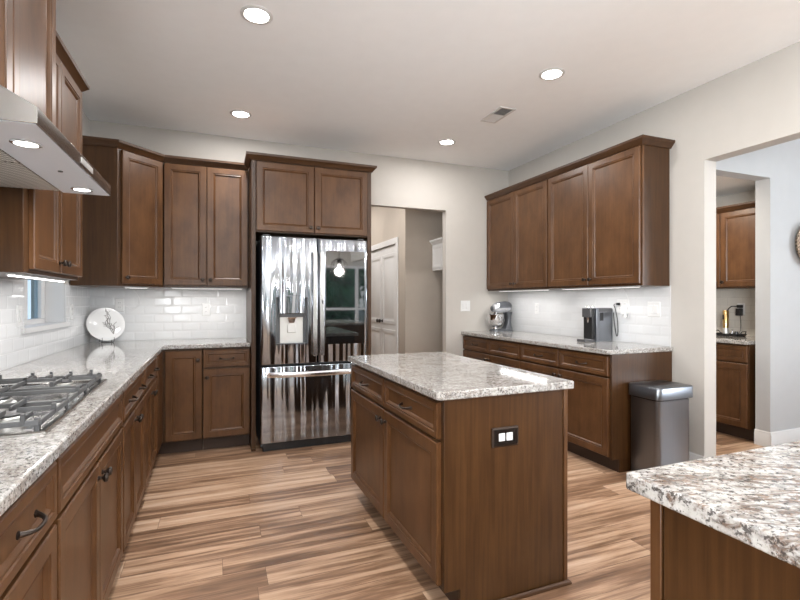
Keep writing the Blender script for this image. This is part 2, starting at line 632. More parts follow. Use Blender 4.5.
def base_profile(mb, p0, p1, nrm, h=0.135):
    """Baseboard with a stepped top from p0 to p1, standing off the wall along nrm."""
    n = V((nrm[0], nrm[1], 0))
    a, b = V((*p0, 0)), V((*p1, 0))
    prof = [(0.001, 0.001), (0.016, 0.001), (0.016, h - 0.03), (0.011, h - 0.022), (0.011, h - 0.008), (0.004, h), (0.001, h)]
    mb.rings([[a + n * o + V((0, 0, z)) for o, z in prof], [b + n * o + V((0, 0, z)) for o, z in prof]])


b = MB()
base_profile(b, (XR, 2.333), (XR, 2.575), (-1, 0))
struct(b.build('baseboard_right', 'trim'))
b = MB()
base_profile(b, (4.445, 2.55), (XD, 2.55), (0, -1))
base_profile(b, (4.458, 2.549), (4.458, 2.671), (-1, 0))
base_profile(b, (3.46, 2.55), (3.53, 2.55), (0, -1))
struct(b.build('baseboard_dining', 'trim'))
b = MB()
base_profile(b, (HX, HY), (HX, 5.83), (-1, 0))
base_profile(b, (HX - 0.014, HY), (4.3, HY), (0, -1))
struct(b.build('baseboard_hall', 'trim'))
b = MB()
base_profile(b, (DX1, YB), (2.66, YB), (0, -1))
struct(b.build('baseboard_back', 'trim'))

# window over the left counter: two lights with a post between
win = thing('window_1', 'white two-light casement window in a deep recess over the left counter', 'window', (XL - 0.12, (WY0 + WY1) / 2, WZ0))
struct(win)
gx = XL - 0.13
f = MB()
f.box(gx - 0.03, gx + 0.015, WY0, WY1, WZ0, WZ0 + 0.05).box(gx - 0.03, gx + 0.015, WY0, WY1, WZ1 - 0.05, WZ1)
for y0, y1 in ((WY0, WY0 + 0.05), (3.63, 3.735), (WY1 - 0.075, WY1)):
    f.box(gx - 0.03, gx + 0.015, y0, y1, WZ0 + 0.05, WZ1 - 0.05)
f.build('window_frame', 'trim', win, 0.004)
MB().box(gx - 0.012, gx - 0.006, WY0 + 0.05, 3.63, WZ0 + 0.05, WZ1 - 0.05).build('pane', 'glass_blue', win, smooth=0)
MB().box(gx - 0.012, gx - 0.006, 3.735, WY1 - 0.075, WZ0 + 0.05, WZ1 - 0.05).build('pane', 'glass_blue', win, smooth=0)
s = MB().box(gx + 0.016, XL + 0.0082, WY0 + 0.001, WY1 - 0.001, WZ0 + 0.001, WZ0 + 0.018)
s.box(XL + 0.0085, XL + 0.026, WY0 - 0.05, WY1 + 0.05, WZ0 - 0.012, WZ0 + 0.018)
s.build('window_sill', 'trim', win)
MB().box(gx + 0.016, XL - 0.001, WY1 - 0.008, WY1 - 0.001, WZ0 + 0.019, WZ1 - 0.001).box(gx + 0.016, XL - 0.001, WY0 + 0.001, WY0 + 0.008, WZ0 + 0.019, WZ1 - 0.001).build('jamb_liner', 'trim', win)

# rear windows and patio door (behind the camera; seen in the steel and glass)


def rear_window(name, label, x0, x1, z0, z1, posts, bars=()):
    t = struct(thing(name, label, 'window', ((x0 + x1) / 2, YR - 0.07, z0)))
    m = MB()
    y0, y1 = YR - 0.1, YR - 0.04
    m.box(x0, x1, y0, y1, z0, z0 + 0.06).box(x0, x1, y0, y1, z1 - 0.06, z1)
    for p in posts:
        m.box(p - 0.04, p + 0.04, y0, y1, z0 + 0.06, z1 - 0.06)
    for q in bars:
        m.box(x0, x1, y0 + 0.01, y1 - 0.01, q - 0.03, q + 0.03)
    m.build('window_frame', 'trim', t)
    MB().box(x0 + 0.05, x1 - 0.05, YR - 0.073, YR - 0.068, z0 + 0.05, z1 - 0.05).build('pane', 'glass', t, smooth=0)


rear_window('window_2', 'wide white rear window behind the photographer', -0.8, 0.8, 0.75, 2.25, (-0.76, 0, 0.76), (1.5,))
rear_window('door_1', 'white glazed patio door in the rear wall', 2.3, 4.7, 0.0, 2.2, (2.34, 3.5, 4.66), (1.05,))
t = struct(thing('added_side_window', 'wide white side window added unseen behind the camera for fill light', 'window', (XL - 0.1, -2.2, 0.75)))  # invented window that houses the added side fill light
m = MB().box(XL - 0.14, XL - 0.08, -3.4, -1.0, 0.75, 0.81).box(XL - 0.14, XL - 0.08, -3.4, -1.0, 2.19, 2.25)
for y in (-3.36, -2.2, -1.04):
    m.box(XL - 0.14, XL - 0.08, y - 0.04, y + 0.04, 0.81, 2.19)
m.build('window_frame', 'trim', t)
t = struct(thing('window_4', 'white dining room window at the far side', 'window', (XD + 0.07, -1.2, 0.7)))
m = MB().box(XD + 0.04, XD + 0.1, -2.4, 0.0, 0.7, 0.76).box(XD + 0.04, XD + 0.1, -2.4, 0.0, 2.24, 2.3)
for y in (-2.36, -1.2, -0.04):
    m.box(XD + 0.04, XD + 0.1, y - 0.04, y + 0.04, 0.76, 2.24)
m.build('window_frame', 'trim', t)

# double doors on the hall wall, facing the doorway's left
dd = struct(thing('door_2', 'white panelled double doors in the hall beyond the fridge', 'door', (HX, 6.55, 0)))


def face_rings(O, U, W, w, h, t, frame, lip=0.008, deep=0.0125, raised=0.0):
    """Rings for a framed front: outer edge, eased edge, bead, recessed panel."""
    O, U, W = V(O), V(U), V(W)
    Z = V((0, 0, 1))

    def ring(i, d):
        return [O + U * a + Z * b_ + W * d for a, b_ in ((i, i), (w - i, i), (w - i, h - i), (i, h - i))]
    r = [ring(0, 0), ring(0, t - 0.004), ring(0.004, t), ring(frame - 0.009, t), ring(frame - 0.0065, t - 0.0042), ring(frame - 0.003, t - 0.0045), ring(frame + 0.001, t - 0.0028), ring(frame + lip - 0.002, t - 0.0062), ring(frame + lip + 0.003, t - deep)]
    if raised:
        r += [ring(frame + lip + 0.022, t - deep), ring(frame + lip + 0.04, t - deep + raised)]
    return r


for y0, y1 in ((5.93, 6.548), (6.552, 7.17)):
    lf = MB()
    lf.box(HX + 0.012, HX + 0.045, y0, y1, 0.008, 2.05)
    yy1, yy0 = y1, y0
    for z0, z1 in ((0.12, 0.86), (0.94, 1.95)):
        lf.rings(face_rings((HX + 0.012, yy1 - 0.035, z0), (0, -1, 0), (-1, 0, 0), (yy1 - yy0) - 0.07, z1 - z0, 0.010, 0.055, 0.004, 0.009, 0.006), cap0=False)
    L = lf.build('door_leaf', 'trim', dd)
for y, z in ((6.50, 0.975), (6.60, 0.975)):
    MB().lathe((HX + 0.0015, y, z), [(0.024, 0), (0.024, 0.006), (0.01, 0.012), (0.009, 0.03), (0.026, 0.04), (0.028, 0.055), (0.015, 0.066), (0.0, 0.068)], (-1, 0, 0)).build('knob', 'bronze', dd)
c = MB()
c.box(HX - 0.018, HX - 0.001, 5.845, 5.925, 0, 2.06).box(HX - 0.018, HX - 0.001, 7.175, 7.255, 0, 2.06).box(HX - 0.018, HX - 0.001, 5.845, 7.255, 2.06, 2.14)
c.build('casing', 'trim', dd, 0.004)
for z in (0.25, 1.13, 1.85):
    MB().box(HX - 0.003, HX + 0.0115, 5.926, 5.94, z - 0.045, z + 0.045).build('hinge', 'bronze', dd)

# ------------------------------------------------------------------ cabinet pieces


def knob(parent, P, W):
    MB().lathe(P, [(0.009, 0), (0.009, 0.003), (0.0055, 0.006), (0.0055, 0.014), (0.014, 0.019), (0.0165, 0.025), (0.013, 0.031), (0.004, 0.0335), (0, 0.0335)], W, 16).build('knob', 'bronze', parent)


def pull(parent, P, U, W, L=0.105):
    """Arched bail pull with flared feet, centred at P."""
    P, U, W = V(P), V(U), V(W)
    pts, rs = [], []
    for i in range(17):
        t = -1 + 2 * i / 16
        pts.append(P + U * (t * L / 2) + W * (0.002 + 0.026 * (1 - abs(t) ** 3.5)) + V((0, 0, 0.006 * (t * t - 1))))
        rs.append(0.0045 + 0.0025 * abs(t) ** 4)
    m = MB().tube(pts, rs, 8)
    for s_ in (-1, 1):
        m.lathe(P + U * (s_ * L / 2), [(0.009, 0), (0.009, 0.003), (0.005, 0.005), (0, 0.005)], W, 12)
    m.build('handle', 'bronze', parent)


def front(parent, O, U, W, w, h, kind, hw=(), t=0.02, mat='wood'):
    """A door or drawer front with its knobs or pulls. hw: ('k'|'p', u, z) along the front."""
    fr_ = 0.058 if kind == 'door' else 0.034
    O, U, W = V(O), V(U), V(W)
    m = MB().rings(face_rings(O, U, W, w, h, t, fr_))
    f_ = m.build(kind, mat, parent, smooth=25)
    for k, u, z in hw:
        P = O + U * u + V((0, 0, z)) + W * t
        if k == 'k':
            knob(f_, P, W)
        else:
            pull(f_, P, U, W)
    return f_


def cab(name, label, O, U, W, width, depth, z0, z1, fronts, toe=0.0, cat='cabinet', group=None, face=0.022, mat='wood', end0=False, end1=False):
    """Cabinet box behind a front plane. O: front-plane point, at the viewer's left, floor level.
    fronts: (kind, u0, u1, z0, z1, hardware)."""
    O, U, W = V(O), V(U), V(W)
    D = -W
    t = thing(name, label, cat, tuple(O + U * (width / 2) + D * (depth / 2) + V((0, 0, z0))), group)

    def bx(mb, u0, u1, d0, d1, a, b_):
        p, q = O + U * u0 + D * d0, O + U * u1 + D * d1
        mb.box(p.x, q.x, p.y, q.y, a, b_)
    m = MB()
    e = 0.0006
    bx(m, e, width - e, face, depth, z0 + (toe and 0.112), z1)
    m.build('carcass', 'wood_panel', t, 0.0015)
    if toe:
        m = MB()
        bx(m, e, width - e, face + toe, depth, 0.0, 0.1115)
        m.build('toe_kick', 'toe', t)
    for kind, u0, u1, a, b_, hw in fronts:
        front(t, O + U * u0 + D * (face - 0.001) + V((0, 0, a)), U, W, u1 - u0, b_ - a, kind, hw, face - 0.001, mat)
    return t


def sweep(mb, path, prof, z, t0=None, t1=None, side=1):
    """Moulding profile (out, up) along a plan path with mitred corners; out is to the right of the walk (side=1)."""
    P = [V((x, y, 0)) for x, y in path]
    n = len(P)
    rr = []
    for i in range(n):
        a = (P[i] - P[i - 1]).normalized() if i > 0 else (V((*t0, 0)).normalized() if t0 else None)
        b_ = (P[i + 1] - P[i]).normalized() if i < n - 1 else (V((*t1, 0)).normalized() if t1 else None)
        a = a or b_
        b_ = b_ or a
        na, nb = V((a.y, -a.x, 0)) * side, V((b_.y, -b_.x, 0)) * side
        mm = (na + nb).normalized()
        mm = mm / max(0.3, mm.dot(na))
        rr.append([P[i] + mm * o + V((0, 0, z + h)) for o, h in prof])
    mb.rings(rr)


CROWN = [(-0.004, 0), (0.010, 0.0), (0.014, 0.008), (0.022, 0.016), (0.034, 0.030), (0.042, 0.036), (0.044, 0.055), (-0.004, 0.055)]
ZU, ZT, ZC = 1.392, 2.478, 2.470   # upper cabinets: underside, top, crown

# ---- left run of base cabinets (fronts face +x)
LU, LW = (0, 1, 0), (1, 0, 0)
XF = -0.41   # door faces
LD = abs(XF - XL) - 0.002
DR0, DR1, DO0, DO1 = 0.715, 0.862, 0.122, 0.70


def two_doors(w, dz0=DO0, dz1=DO1, zk=None, gap=0.012):
    mid = w / 2
    zk = (dz1 - dz0 - 0.05) if zk is None else zk
    dw = mid - 0.0025 - gap
    return [('door', gap, mid - 0.0025, dz0, dz1, [('k', dw - 0.03, zk)]), ('door', mid + 0.0025, w - gap, dz0, dz1, [('k', 0.03, zk)])]


left_run = []
w_ = 1.45 - 0.75
left_run.append(cab('base_cabinet', 'dark wood base cabinet nearest the camera under the left counter, arched pull on its drawer', (XF, 0.75, 0), LU, LW, w_, LD - 0.02, 0, 0.878,
    [('drawer', 0.012, w_ - 0.012, DR0, DR1, [('p', 0.46, 0.080)]), ('door', 0.012, w_ - 0.012, DO0, DO1, [('k', 0.04, 0.52)])], toe=0.075))
w_ = 2.426 - 1.45
left_run.append(cab('base_cabinet', 'dark wood cabinet under the gas cooktop with a blank front over two doors', (XF, 1.45, 0), LU, LW, w_, LD - 0.02, 0, 0.878,
    [('drawer', 0.012, w_ - 0.012, DR0, DR1, [])] + two_doors(w_), toe=0.075))
w_ = 3.173 - 2.426
left_run.append(cab('base_cabinet', 'dark wood base cabinet just beyond the cooktop, one wide drawer with two pulls', (XF, 2.426, 0), LU, LW, w_, LD - 0.02, 0, 0.878,
    [('drawer', 0.012, w_ - 0.012, DR0, DR1, [('p', 0.2, 0.072), ('p', w_ - 0.2, 0.072)])] + two_doors(w_), toe=0.075))
w_ = 3.892 - 3.173
left_run.append(cab('base_cabinet', 'dark wood two-pull drawer cabinet under the left counter, below the window', (XF, 3.173, 0), LU, LW, w_, LD - 0.02, 0, 0.878,
    [('drawer', 0.012, w_ - 0.012, DR0, DR1, [('p', 0.19, 0.072), ('p', w_ - 0.19, 0.072)])] + two_doors(w_), toe=0.075))

# the run is set very slightly out of square with the wall
pv = V((XF, 4.2, 0))
for o in left_run:
    o.location = pv + Matrix.Rotation(0.0135, 3, 'Z') @ (V(o.location) - pv) + V((-0.012, 0, 0))
    o.rotation_euler.z = 0.0135

# corner and back run (fronts face -y)
YF = 4.203
cc = thing('corner_base_cabinet', 'dark wood corner base cabinet with one tall narrow door under the plate', 'cabinet', (-0.6, 4.5, 0))
m = MB()
m.box(XL + 0.002, -0.117, YF + 0.022, YB - 0.002, 0.112, 0.878).box(XL + 0.002, XF - 0.022, 3.894, YF + 0.0219, 0.112, 0.878)
m.build('carcass', 'wood_panel', cc, 0.0015)
MB().box(XL + 0.002, -0.117, YF + 0.097, YB - 0.002, 0, 0.1115).box(XL + 0.002, XF - 0.097, 3.894, YF + 0.0969, 0, 0.1115).build('toe_kick', 'toe', cc)
MB().box(XF - 0.0219, XF - 0.006, 3.9, YF + 0.02, 0.122, 0.862).build('filler_strip', 'wood', cc, 0.002)
front(cc, (-0.397, YF + 0.021, 0.122), (1, 0, 0), (0, -1, 0), 0.276, 0.74, 'door', [('k', 0.246, 0.66)], 0.021)
cab('base_cabinet', 'dark wood single-drawer base cabinet touching the tall panel left of the fridge', (-0.114, YF, 0), (1, 0, 0), (0, -1, 0), 0.378, YB - YF - 0.002, 0, 0.878,
    [('drawer', 0.004, 0.374, DR0, DR1, [('p', 0.185, 0.072)]), ('door', 0.004, 0.374, DO0, DO1, [('k', 0.03, 0.51)])], toe=0.075)

# ---- countertop: L shape
XC, YC = -0.39, 4.178
poly = [(XL + 0.001, 0.7), (XC + 0.026, 0.7), (XC - 0.014, YC - 0.012), (XC - 0.002, YC), (0.265, YC), (0.265, YB - 0.001), (XL + 0.001, YB - 0.001)]
tag(MB().prism(poly, 0.879, 0.914).build('countertop', 'granite_light', None, 0.006, 3), 'pale polished L-shaped granite countertop along the left and back walls', 'countertop')

# ---- backsplash tiles
m = MB()
m.box(XL + 0.0005, XL + 0.008, 0.7, 2.32, 0.9145, 1.386)
m.box(XL + 0.0005, XL + 0.008, 1.42, 2.32, 1.386, 1.86)
m.box(XL + 0.0005, XL + 0.008, 2.32, WY0 - 0.0005, 0.9145, 1.397)
m.box(XL + 0.0005, XL + 0.008, WY0 - 0.0005, WY1 + 0.0005, 0.9145, WZ0 - 0.015)
m.box(XL + 0.0005, XL + 0.008, WY1 + 0.0005, YB - 0.0005, 0.9145, 1.397)
tag(m.build('tile_backsplash', 'tile_y', smooth=0), 'glossy white subway tile backsplash on the window wall behind the cooktop', 'backsplash')
tag(MB().box(XL + 0.0085, 0.262, YB - 0.008, YB - 0.0005, 0.9145, 1.397).build('tile_backsplash', 'tile_x', smooth=0), 'glossy white subway tile backsplash behind the coral plate', 'backsplash')
tag(MB().box(XR - 0.008, XR - 0.0005, 2.600, YB - 0.0005, 0.9145, 1.397).build('tile_backsplash', 'tile_y', smooth=0), 'white subway tile backsplash behind the coffee machine and mixer', 'backsplash')

# ---- upper cabinets
# left of the window
xu = -0.717
w_ = 3.135 - 2.326
t = cab('wall_cabinet', 'brown two-door wall cabinet hung between range hood and window', (xu, 2.326, 0), LU, LW, w_, xu - XL - 0.009, ZU, ZT,
        [('door', 0.055, 0.415, 1.41, 2.462, [('k', 0.33, 0.05)]), ('door', 0.42, w_ - 0.008, 1.41, 2.462, [('k', 0.03, 0.05)])])
m = MB()
sweep(m, [(XL + 0.05, 2.326), (xu - 0.02, 2.326), (xu - 0.02, 3.135), (XL + 0.05, 3.135)], CROWN, ZC)
m.build('crown_moulding', 'wood_y', t, smooth=30)
# added on the near side of the hood, unseen, to darken its steel end
w_ = 1.415 - 0.6
cab('wall_cabinet', 'brown two-door wall cabinet added unseen to darken the near end of the range hood', (xu, 0.6, 0), LU, LW, w_, xu - XL - 0.009, ZU, ZT, two_doors(w_, 1.41, 2.462, 0.05, 0.01))
# over the hood
xo = -0.622
w_ = 2.318 - 1.435
t = cab('wall_cabinet', 'brown two-door cabinet mounted directly over the steel range hood', (xo, 1.435, 0), LU, LW, w_, xo - XL - 0.009, 1.873, 2.62,
        [(k_, a_, b__, c__, d__, []) for k_, a_, b__, c__, d__, h__ in two_doors(w_, 1.884, 2.605, 0.05, 0.01)])
m = MB()
sweep(m, [(XL + 0.05, 1.435), (xo - 0.02, 1.435), (xo - 0.02, 2.318), (XL + 0.05, 2.318)], CROWN, 2.612)
m.build('crown_moulding', 'wood_y', t, smooth=30)
# diagonal corner
A, B_, C_, D_, E_ = (XL + 0.009, 4.175), (-0.727, 4.175), (-0.437, 4.465), (-0.437, YB - 0.009), (XL + 0.009, YB - 0.009)
t = thing('corner_wall_cabinet', 'brown diagonal corner wall cabinet with one tall door above the plate', 'cabinet', (-0.8, 4.55, ZU))
MB().prism([A, B_, C_, D_, E_], ZU, ZT).build('carcass', 'wood_panel', t, 0.002)
dU = (V((*C_, 0)) - V((*B_, 0))).normalized()
dW = V((dU.y, -dU.x, 0))
front(t, V((*B_, 0)) + dU * 0.028 + dW * 0.001 + V((0, 0, 1.41)), dU, dW, (V(C_) - V(B_)).length - 0.045, 1.052, 'door', [('k', 0.03, 0.05)], 0.02)
m = MB()
sweep(m, [A, B_, C_], CROWN, ZC, t1=(1, 0))
m.build('crown_moulding', 'wood_x', t, smooth=30)
# back pair
yu = 4.445
t = cab('wall_cabinet', 'brown two-door wall cabinet between corner unit and fridge surround', (-0.434, yu, 0), (1, 0, 0), (0, -1, 0), 0.698, YB - yu - 0.009, ZU, ZT,
        [('door', 0.006, 0.343, 1.41, 2.462, [('k', 0.307, 0.05)]), ('door', 0.348, 0.69, 1.41, 2.462, [('k', 0.03, 0.05)])])
m = MB()
sweep(m, [C_, (0.264, 4.465)], CROWN, ZC, t0=tuple(dU[:2]))
m.build('crown_moulding', 'wood_x', t, smooth=30)

# fridge surround
yf = 4.09
t = thing('fridge_surround_cabinet', 'brown tall surround around the refrigerator with two doors above it', 'cabinet', (0.794, 4.45, 0))
for x0, x1 in ((0.267, 0.303), (1.296, 1.334)):
    MB().box(x0, x1, 4.108, YB - 0.002, 0, ZT).build('side_panel', 'wood_panel', t, 0.002)
MB().box(0.3035, 1.2955, 4.112, YB - 0.002, 1.862, ZT).build('carcass', 'wood_panel', t, 0.002)
front(t, (0.308, 4.111, 1.874), (1, 0, 0), (0, -1, 0), 0.489, 0.585, 'door', [('k', 0.459, 0.045)], 0.021)
front(t, (0.802, 4.111, 1.874), (1, 0, 0), (0, -1, 0), 0.489, 0.585, 'door', [('k', 0.03, 0.045)], 0.021)
m = MB()
sweep(m, [(0.267, 4.40), (0.267, 4.108), (1.334, 4.108), (1.334, YB - 0.003)], CROWN, ZC)
m.build('crown_moulding', 'wood_x', t, smooth=30)
MB().box(0.2672, 0.3028, 4.098, 4.1075, 0.0, 0.02).build('foot_trim', 'wood_x', t)

# right wall uppers (fronts face -x; viewer's left is +y)
RU, RW = (0, -1, 0), (-1, 0, 0)
xr = 2.996
for (ya, yb), lab in (((4.775, 3.676), 'brown two-door wall cabinet above the stand mixer, in the back corner'), ((3.675, 2.606), 'brown two-door wall cabinet above the coffee machine')):
    w_ = ya - yb
    t = cab('wall_cabinet', lab, (xr, ya, 0), RU, RW, w_, XR - xr - 0.009, ZU, ZT, two_doors(w_, 1.41, 2.462, 0.05, 0.008))
    m = MB()
    if yb < 3:
        sweep(m, [(xr + 0.02, ya), (xr + 0.02, yb), (XR - 0.003, yb)], CROWN, ZC)
    else:
        sweep(m, [(xr + 0.02, ya), (xr + 0.02, yb + 0.0005)], CROWN, ZC)
    m.build('crown_moulding', 'wood_y', t, smooth=30)
    if yb < 3:
        MB().box(xr + 0.0225, xr + 0.04, yb - 0.003, yb, ZU + 0.002, ZC - 0.002).build('edge_strip', 'wood', t)

# right base cabinets and top
xb = 2.674
for (ya, yb), lab in (((4.775, 3.676), 'dark wood two-drawer base cabinet below the mixer, meeting the back wall'), ((3.675, 2.602), 'dark wood two-drawer base cabinet beside the steel bin')):
    w_ = ya - yb
    h_ = w_ / 2
    fr_ = [('drawer', 0.008, h_ - 0.004, DR0, DR1, [('p', h_ / 2, 0.072)]), ('drawer', h_ + 0.004, w_ - 0.008, DR0, DR1, [('p', h_ / 2 - 0.006, 0.072)])]
    t = cab('base_cabinet', lab, (xb, ya, 0), RU, RW, w_, XR - xb - 0.003, 0, 0.878, fr_ + two_doors(w_, DO0, DO1, None, 0.008), toe=0.075)
    if yb < 3:
        e = MB().box(xb + 0.0225, XR - 0.003, yb - 0.012, yb + 0.0005, 0.10, 0.878).box(xb + 0.098, XR - 0.003, yb - 0.012, yb + 0.0005, 0.0, 0.10)
        e.build('end_panel', 'wood_panel', t, 0.0015)
tag(MB().prism([(2.654, YB - 0.001), (2.654, 2.598), (2.670, 2.578), (XR - 0.001, 2.578), (XR - 0.001, YB - 0.001)], 0.879, 0.914).build('countertop', 'granite', None, 0.006, 3),
    'white speckled granite countertop under the coffee machine along the right wall', 'countertop')

# ---- island
isl = thing('kitchen_island', 'dark wood kitchen island cabinet with two drawers over two doors', 'island', (1.15, 2.3, 0))
x0 = 0.838
MB().box(x0, 1.44, 1.684, 2.93, 0.112, 0.878).build('carcass', 'wood_panel', isl, 0.002)
MB().box(x0 + 0.075, 1.44, 1.684, 2.93, 0, 0.1115).build('toe_kick', 'toe', isl)
# end panel with a notch over the toe space
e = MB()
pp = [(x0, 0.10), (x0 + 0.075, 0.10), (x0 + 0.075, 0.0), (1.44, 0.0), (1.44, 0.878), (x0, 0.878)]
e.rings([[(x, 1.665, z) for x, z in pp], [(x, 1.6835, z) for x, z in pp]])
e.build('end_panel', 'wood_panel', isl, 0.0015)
MB().box(1.4425, 1.463, 1.660, 2.93, 0, 0.878).build('corner_stile', 'wood', isl, 0.002)
sh = MB()
prof = [(0.0, 0.0), (0.012, 0.0), (0.0115, 0.008), (0.008, 0.014), (0.003, 0.018), (0.0, 0.018)]
sweep(sh, [(x0 + 0.08, 1.6595), (1.4635, 1.6595), (1.4635, 2.93)], prof, 0.0005)
sh.build('shoe_moulding', 'wood_x', isl)
IU, IW = (0, -1, 0), (-1, 0, 0)
fronts = [(2.925, 2.316), (2.306, 1.688)]
for i, (ya, yb) in enumerate(fronts):
    wd = ya - yb
    front(isl, (x0 - 0.001, ya, DR0), IU, IW, wd, 0.147, 'drawer', [('p', wd / 2, 0.072)], 0.021)
    front(isl, (x0 - 0.001, ya, DO0), IU, IW, wd, 0.578, 'door', [('k', wd - 0.035 if i == 0 else 0.035, 0.525)], 0.021)
ict = MB().prism([(0.801, 2.946), (0.801, 1.66), (0.816, 1.645), (1.485, 1.645), (1.493, 1.653), (1.493, 2.946)], 0.879, 0.914).build('countertop', 'granite', None, 0.006, 3)
ict.rotation_euler.z = isl.rotation_euler.z = 0.012
tag(ict,
    'white and brown speckled granite top of the central island', 'countertop')
# outlet on the island's end
t = thing('power_outlet', 'dark bronze horizontal outlet with two white sockets on the island end panel', 'outlet', (1.135, 1.663, 0.70))
MB().rings([[(1.135 + a * s_, 1.6625 - d, 0.70 + b2 * s2) for a, b2 in ((-1, -1), (1, -1), (1, 1), (-1, 1))] for s_, s2, d in ((0.066, 0.041, 0), (0.066, 0.041, 0.003), (0.058, 0.034, 0.009), (0.044, 0.023, 0.009), (0.043, 0.022, 0.006))]).build('cover_plate', 'bronze', t)
for x in (1.116, 1.154):
    MB().box(x - 0.0155, x + 0.0155, 1.6535, 1.6585, 0.683, 0.717).build('socket', 'white', t, 0.004)

# ---- peninsula in the near right corner
pn = thing('peninsula_cabinet', 'dark wood peninsula base in the near right corner with plain back panel', 'cabinet', (1.4, 0.3, 0))
px = 0.838
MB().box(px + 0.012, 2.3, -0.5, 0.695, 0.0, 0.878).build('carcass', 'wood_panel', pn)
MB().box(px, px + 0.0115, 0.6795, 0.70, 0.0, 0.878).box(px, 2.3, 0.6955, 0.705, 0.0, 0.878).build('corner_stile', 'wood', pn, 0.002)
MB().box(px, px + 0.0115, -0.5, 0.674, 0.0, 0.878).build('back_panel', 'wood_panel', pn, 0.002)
tag(MB().prism([(0.801, -0.5), (2.34, -0.5), (2.34, 0.737), (0.807, 0.737), (0.801, 0.731)], 0.879, 0.914).build('countertop', 'granite_brown', None, 0.007, 3),
    'brown streaked granite peninsula top in the near right corner', 'countertop')

# ------------------------------------------------------------------ refrigerator
fx0, fx1 = 0.336, 1.262
fr = thing('refrigerator', 'stainless steel french door refrigerator with water dispenser and black glass panel', 'refrigerator', (0.8, 4.4, 0))
MB().box(fx0 + 0.004, fx1 - 0.004, 4.078, 4.75, 0.03, 1.80).build('body', 'dark_grey', fr, 0.004)
MB().box(fx0 + 0.02, fx1 - 0.02, 4.05, 4.70, 0.003, 0.072).build('base_grille', 'black', fr)


def rr(x0, x1, z0, z1, y, rad=0.0, n=4):
    """Rounded rectangle ring in an xz plane."""
    if rad <= 0:
        return [(x0, y, z0), (x1, y, z0), (x1, y, z1), (x0, y, z1)]
    pts = []
    for cx, cz, a0 in ((x0 + rad, z0 + rad, pi), (x1 - rad, z0 + rad, 1.5 * pi), (x1 - rad, z1 - rad, 0), (x0 + rad, z1 - rad, 0.5 * pi)):
        for k in range(n + 1):
            a = a0 + pi / 2 * k / n
            pts.append((cx + rad * cos(a), y, cz + rad * sin(a)))
    return pts


def door_slab(x0, x1, z0, z1, yf_, yb_, e=0.014, hole=None):
    R = [rr(x0, x1, z0, z1, yb_)]
    for k in range(5):
        a = pi / 2 * k / 4
        i = e * (1 - cos(a))
        R.append(rr(x0 + i, x1 - i, z0 + i * 0.6, z1 - i * 0.6, yf_ + e * (1 - sin(a))))
    if hole:
        a0, a1, b0, b1, dp = hole
        R.append(rr(a0, a1, b0, b1, yf_))
        R.append(rr(a0, a1, b0, b1, yf_ + dp))
    return MB().rings(R)


YD = 3.998
ld = door_slab(fx0, 0.8085, 0.735, 1.818, YD, 4.075, hole=(0.456, 0.725, 0.907, 1.305, 0.062)).build('left_door', 'fridge', fr, smooth=30)
rd = door_slab(0.8145, fx1, 0.735, 1.818, YD, 4.075).build('right_door', 'fridge', fr, smooth=30)
fz = door_slab(fx0, fx1, 0.078, 0.722, YD, 4.075).build('freezer_drawer', 'fridge', fr, smooth=30)
# dispenser
dp = MB().box(0.4565, 0.7245, YD + 0.052, YD + 0.0615, 0.9075, 1.3045).box(0.4562, 0.464, YD + 0.002, YD + 0.06, 0.9075, 1.3045).box(0.717, 0.7248, YD + 0.002, YD + 0.06, 0.9075, 1.3045)
dp = dp.box(0.464, 0.717, YD + 0.002, YD + 0.06, 1.297, 1.3045).build('dispenser_recess', 'disp', ld)
MB().box(0.495, 0.69, YD + 0.042, YD + 0.0515, 0.912, 1.16).build('dispenser_back', 'disp_plate', ld, 0.003)
MB().box(0.482, 0.698, YD - 0.004, YD + 0.05, 1.165, 1.32).build('dispenser_panel', 'fridge', ld, 0.005)
MB().box(0.484, 0.696, YD + 0.0, YD + 0.05, 1.135, 1.1645).build('dispenser_chin', 'dark_grey', ld, 0.003)
MB().rings([[(0.59 + a * s_, YD + 0.022 + b2 * s_ * 0.5, z) for a, b2 in ((-1, -1), (1, -1), (1, 1), (-1, 1))] for s_, z in ((0.018, 1.085), (0.026, 1.098), (0.03, 1.12), (0.045, 1.134))]).build('nozzle', 'chrome', ld, 0.002)
MB().box(0.557, 0.63, YD + 0.033, YD + 0.0415, 1.0, 1.075).build('paddle', 'disp_plate', ld, 0.004)
MB().box(0.464, 0.717, YD + 0.004, YD + 0.05, 0.9078, 0.9125).build('drip_shelf', 'disp', ld)
# black glass
MB().rings([rr(0.881, 1.233, 0.894, 1.713, y, r_, 3) for y, r_ in ((YD - 0.0002, 0.008), (YD - 0.003, 0.008), (YD - 0.0035, 0.0075))]).build('glass_panel', 'black_glass', rd, smooth=30)
# handles: upright bars beside the split


def vbar(x0, x1, z0, z1, parent):
    MB().rings([rr(x0 + i, x1 - i, z0 + i, z1 - i, y, 0.012, 4) for i, y in ((0, YD - 0.012), (0, YD - 0.036), (0.003, YD - 0.042))]).box(x0 + 0.008, x1 - 0.008, YD - 0.012, YD - 0.0003, z0 + 0.02, z0 + 0.06).box(x0 + 0.008, x1 - 0.008, YD - 0.012, YD - 0.0003, z1 - 0.06, z1 - 0.02).build('handle', 'chrome_soft', parent, 0.002, smooth=35)


M['chrome_soft'] = steel_mat('handle_steel', (0.70, 0.70, 0.71), 0.2)
vbar(0.762, 0.802, 0.80, 1.70, ld)
vbar(0.822, 0.862, 0.80, 1.70, rd)
MB().box(0.835, 0.85, YD - 0.0435, YD - 0.0425, 1.25, 1.278).build('touch_mark', 'mid_grey', rd)
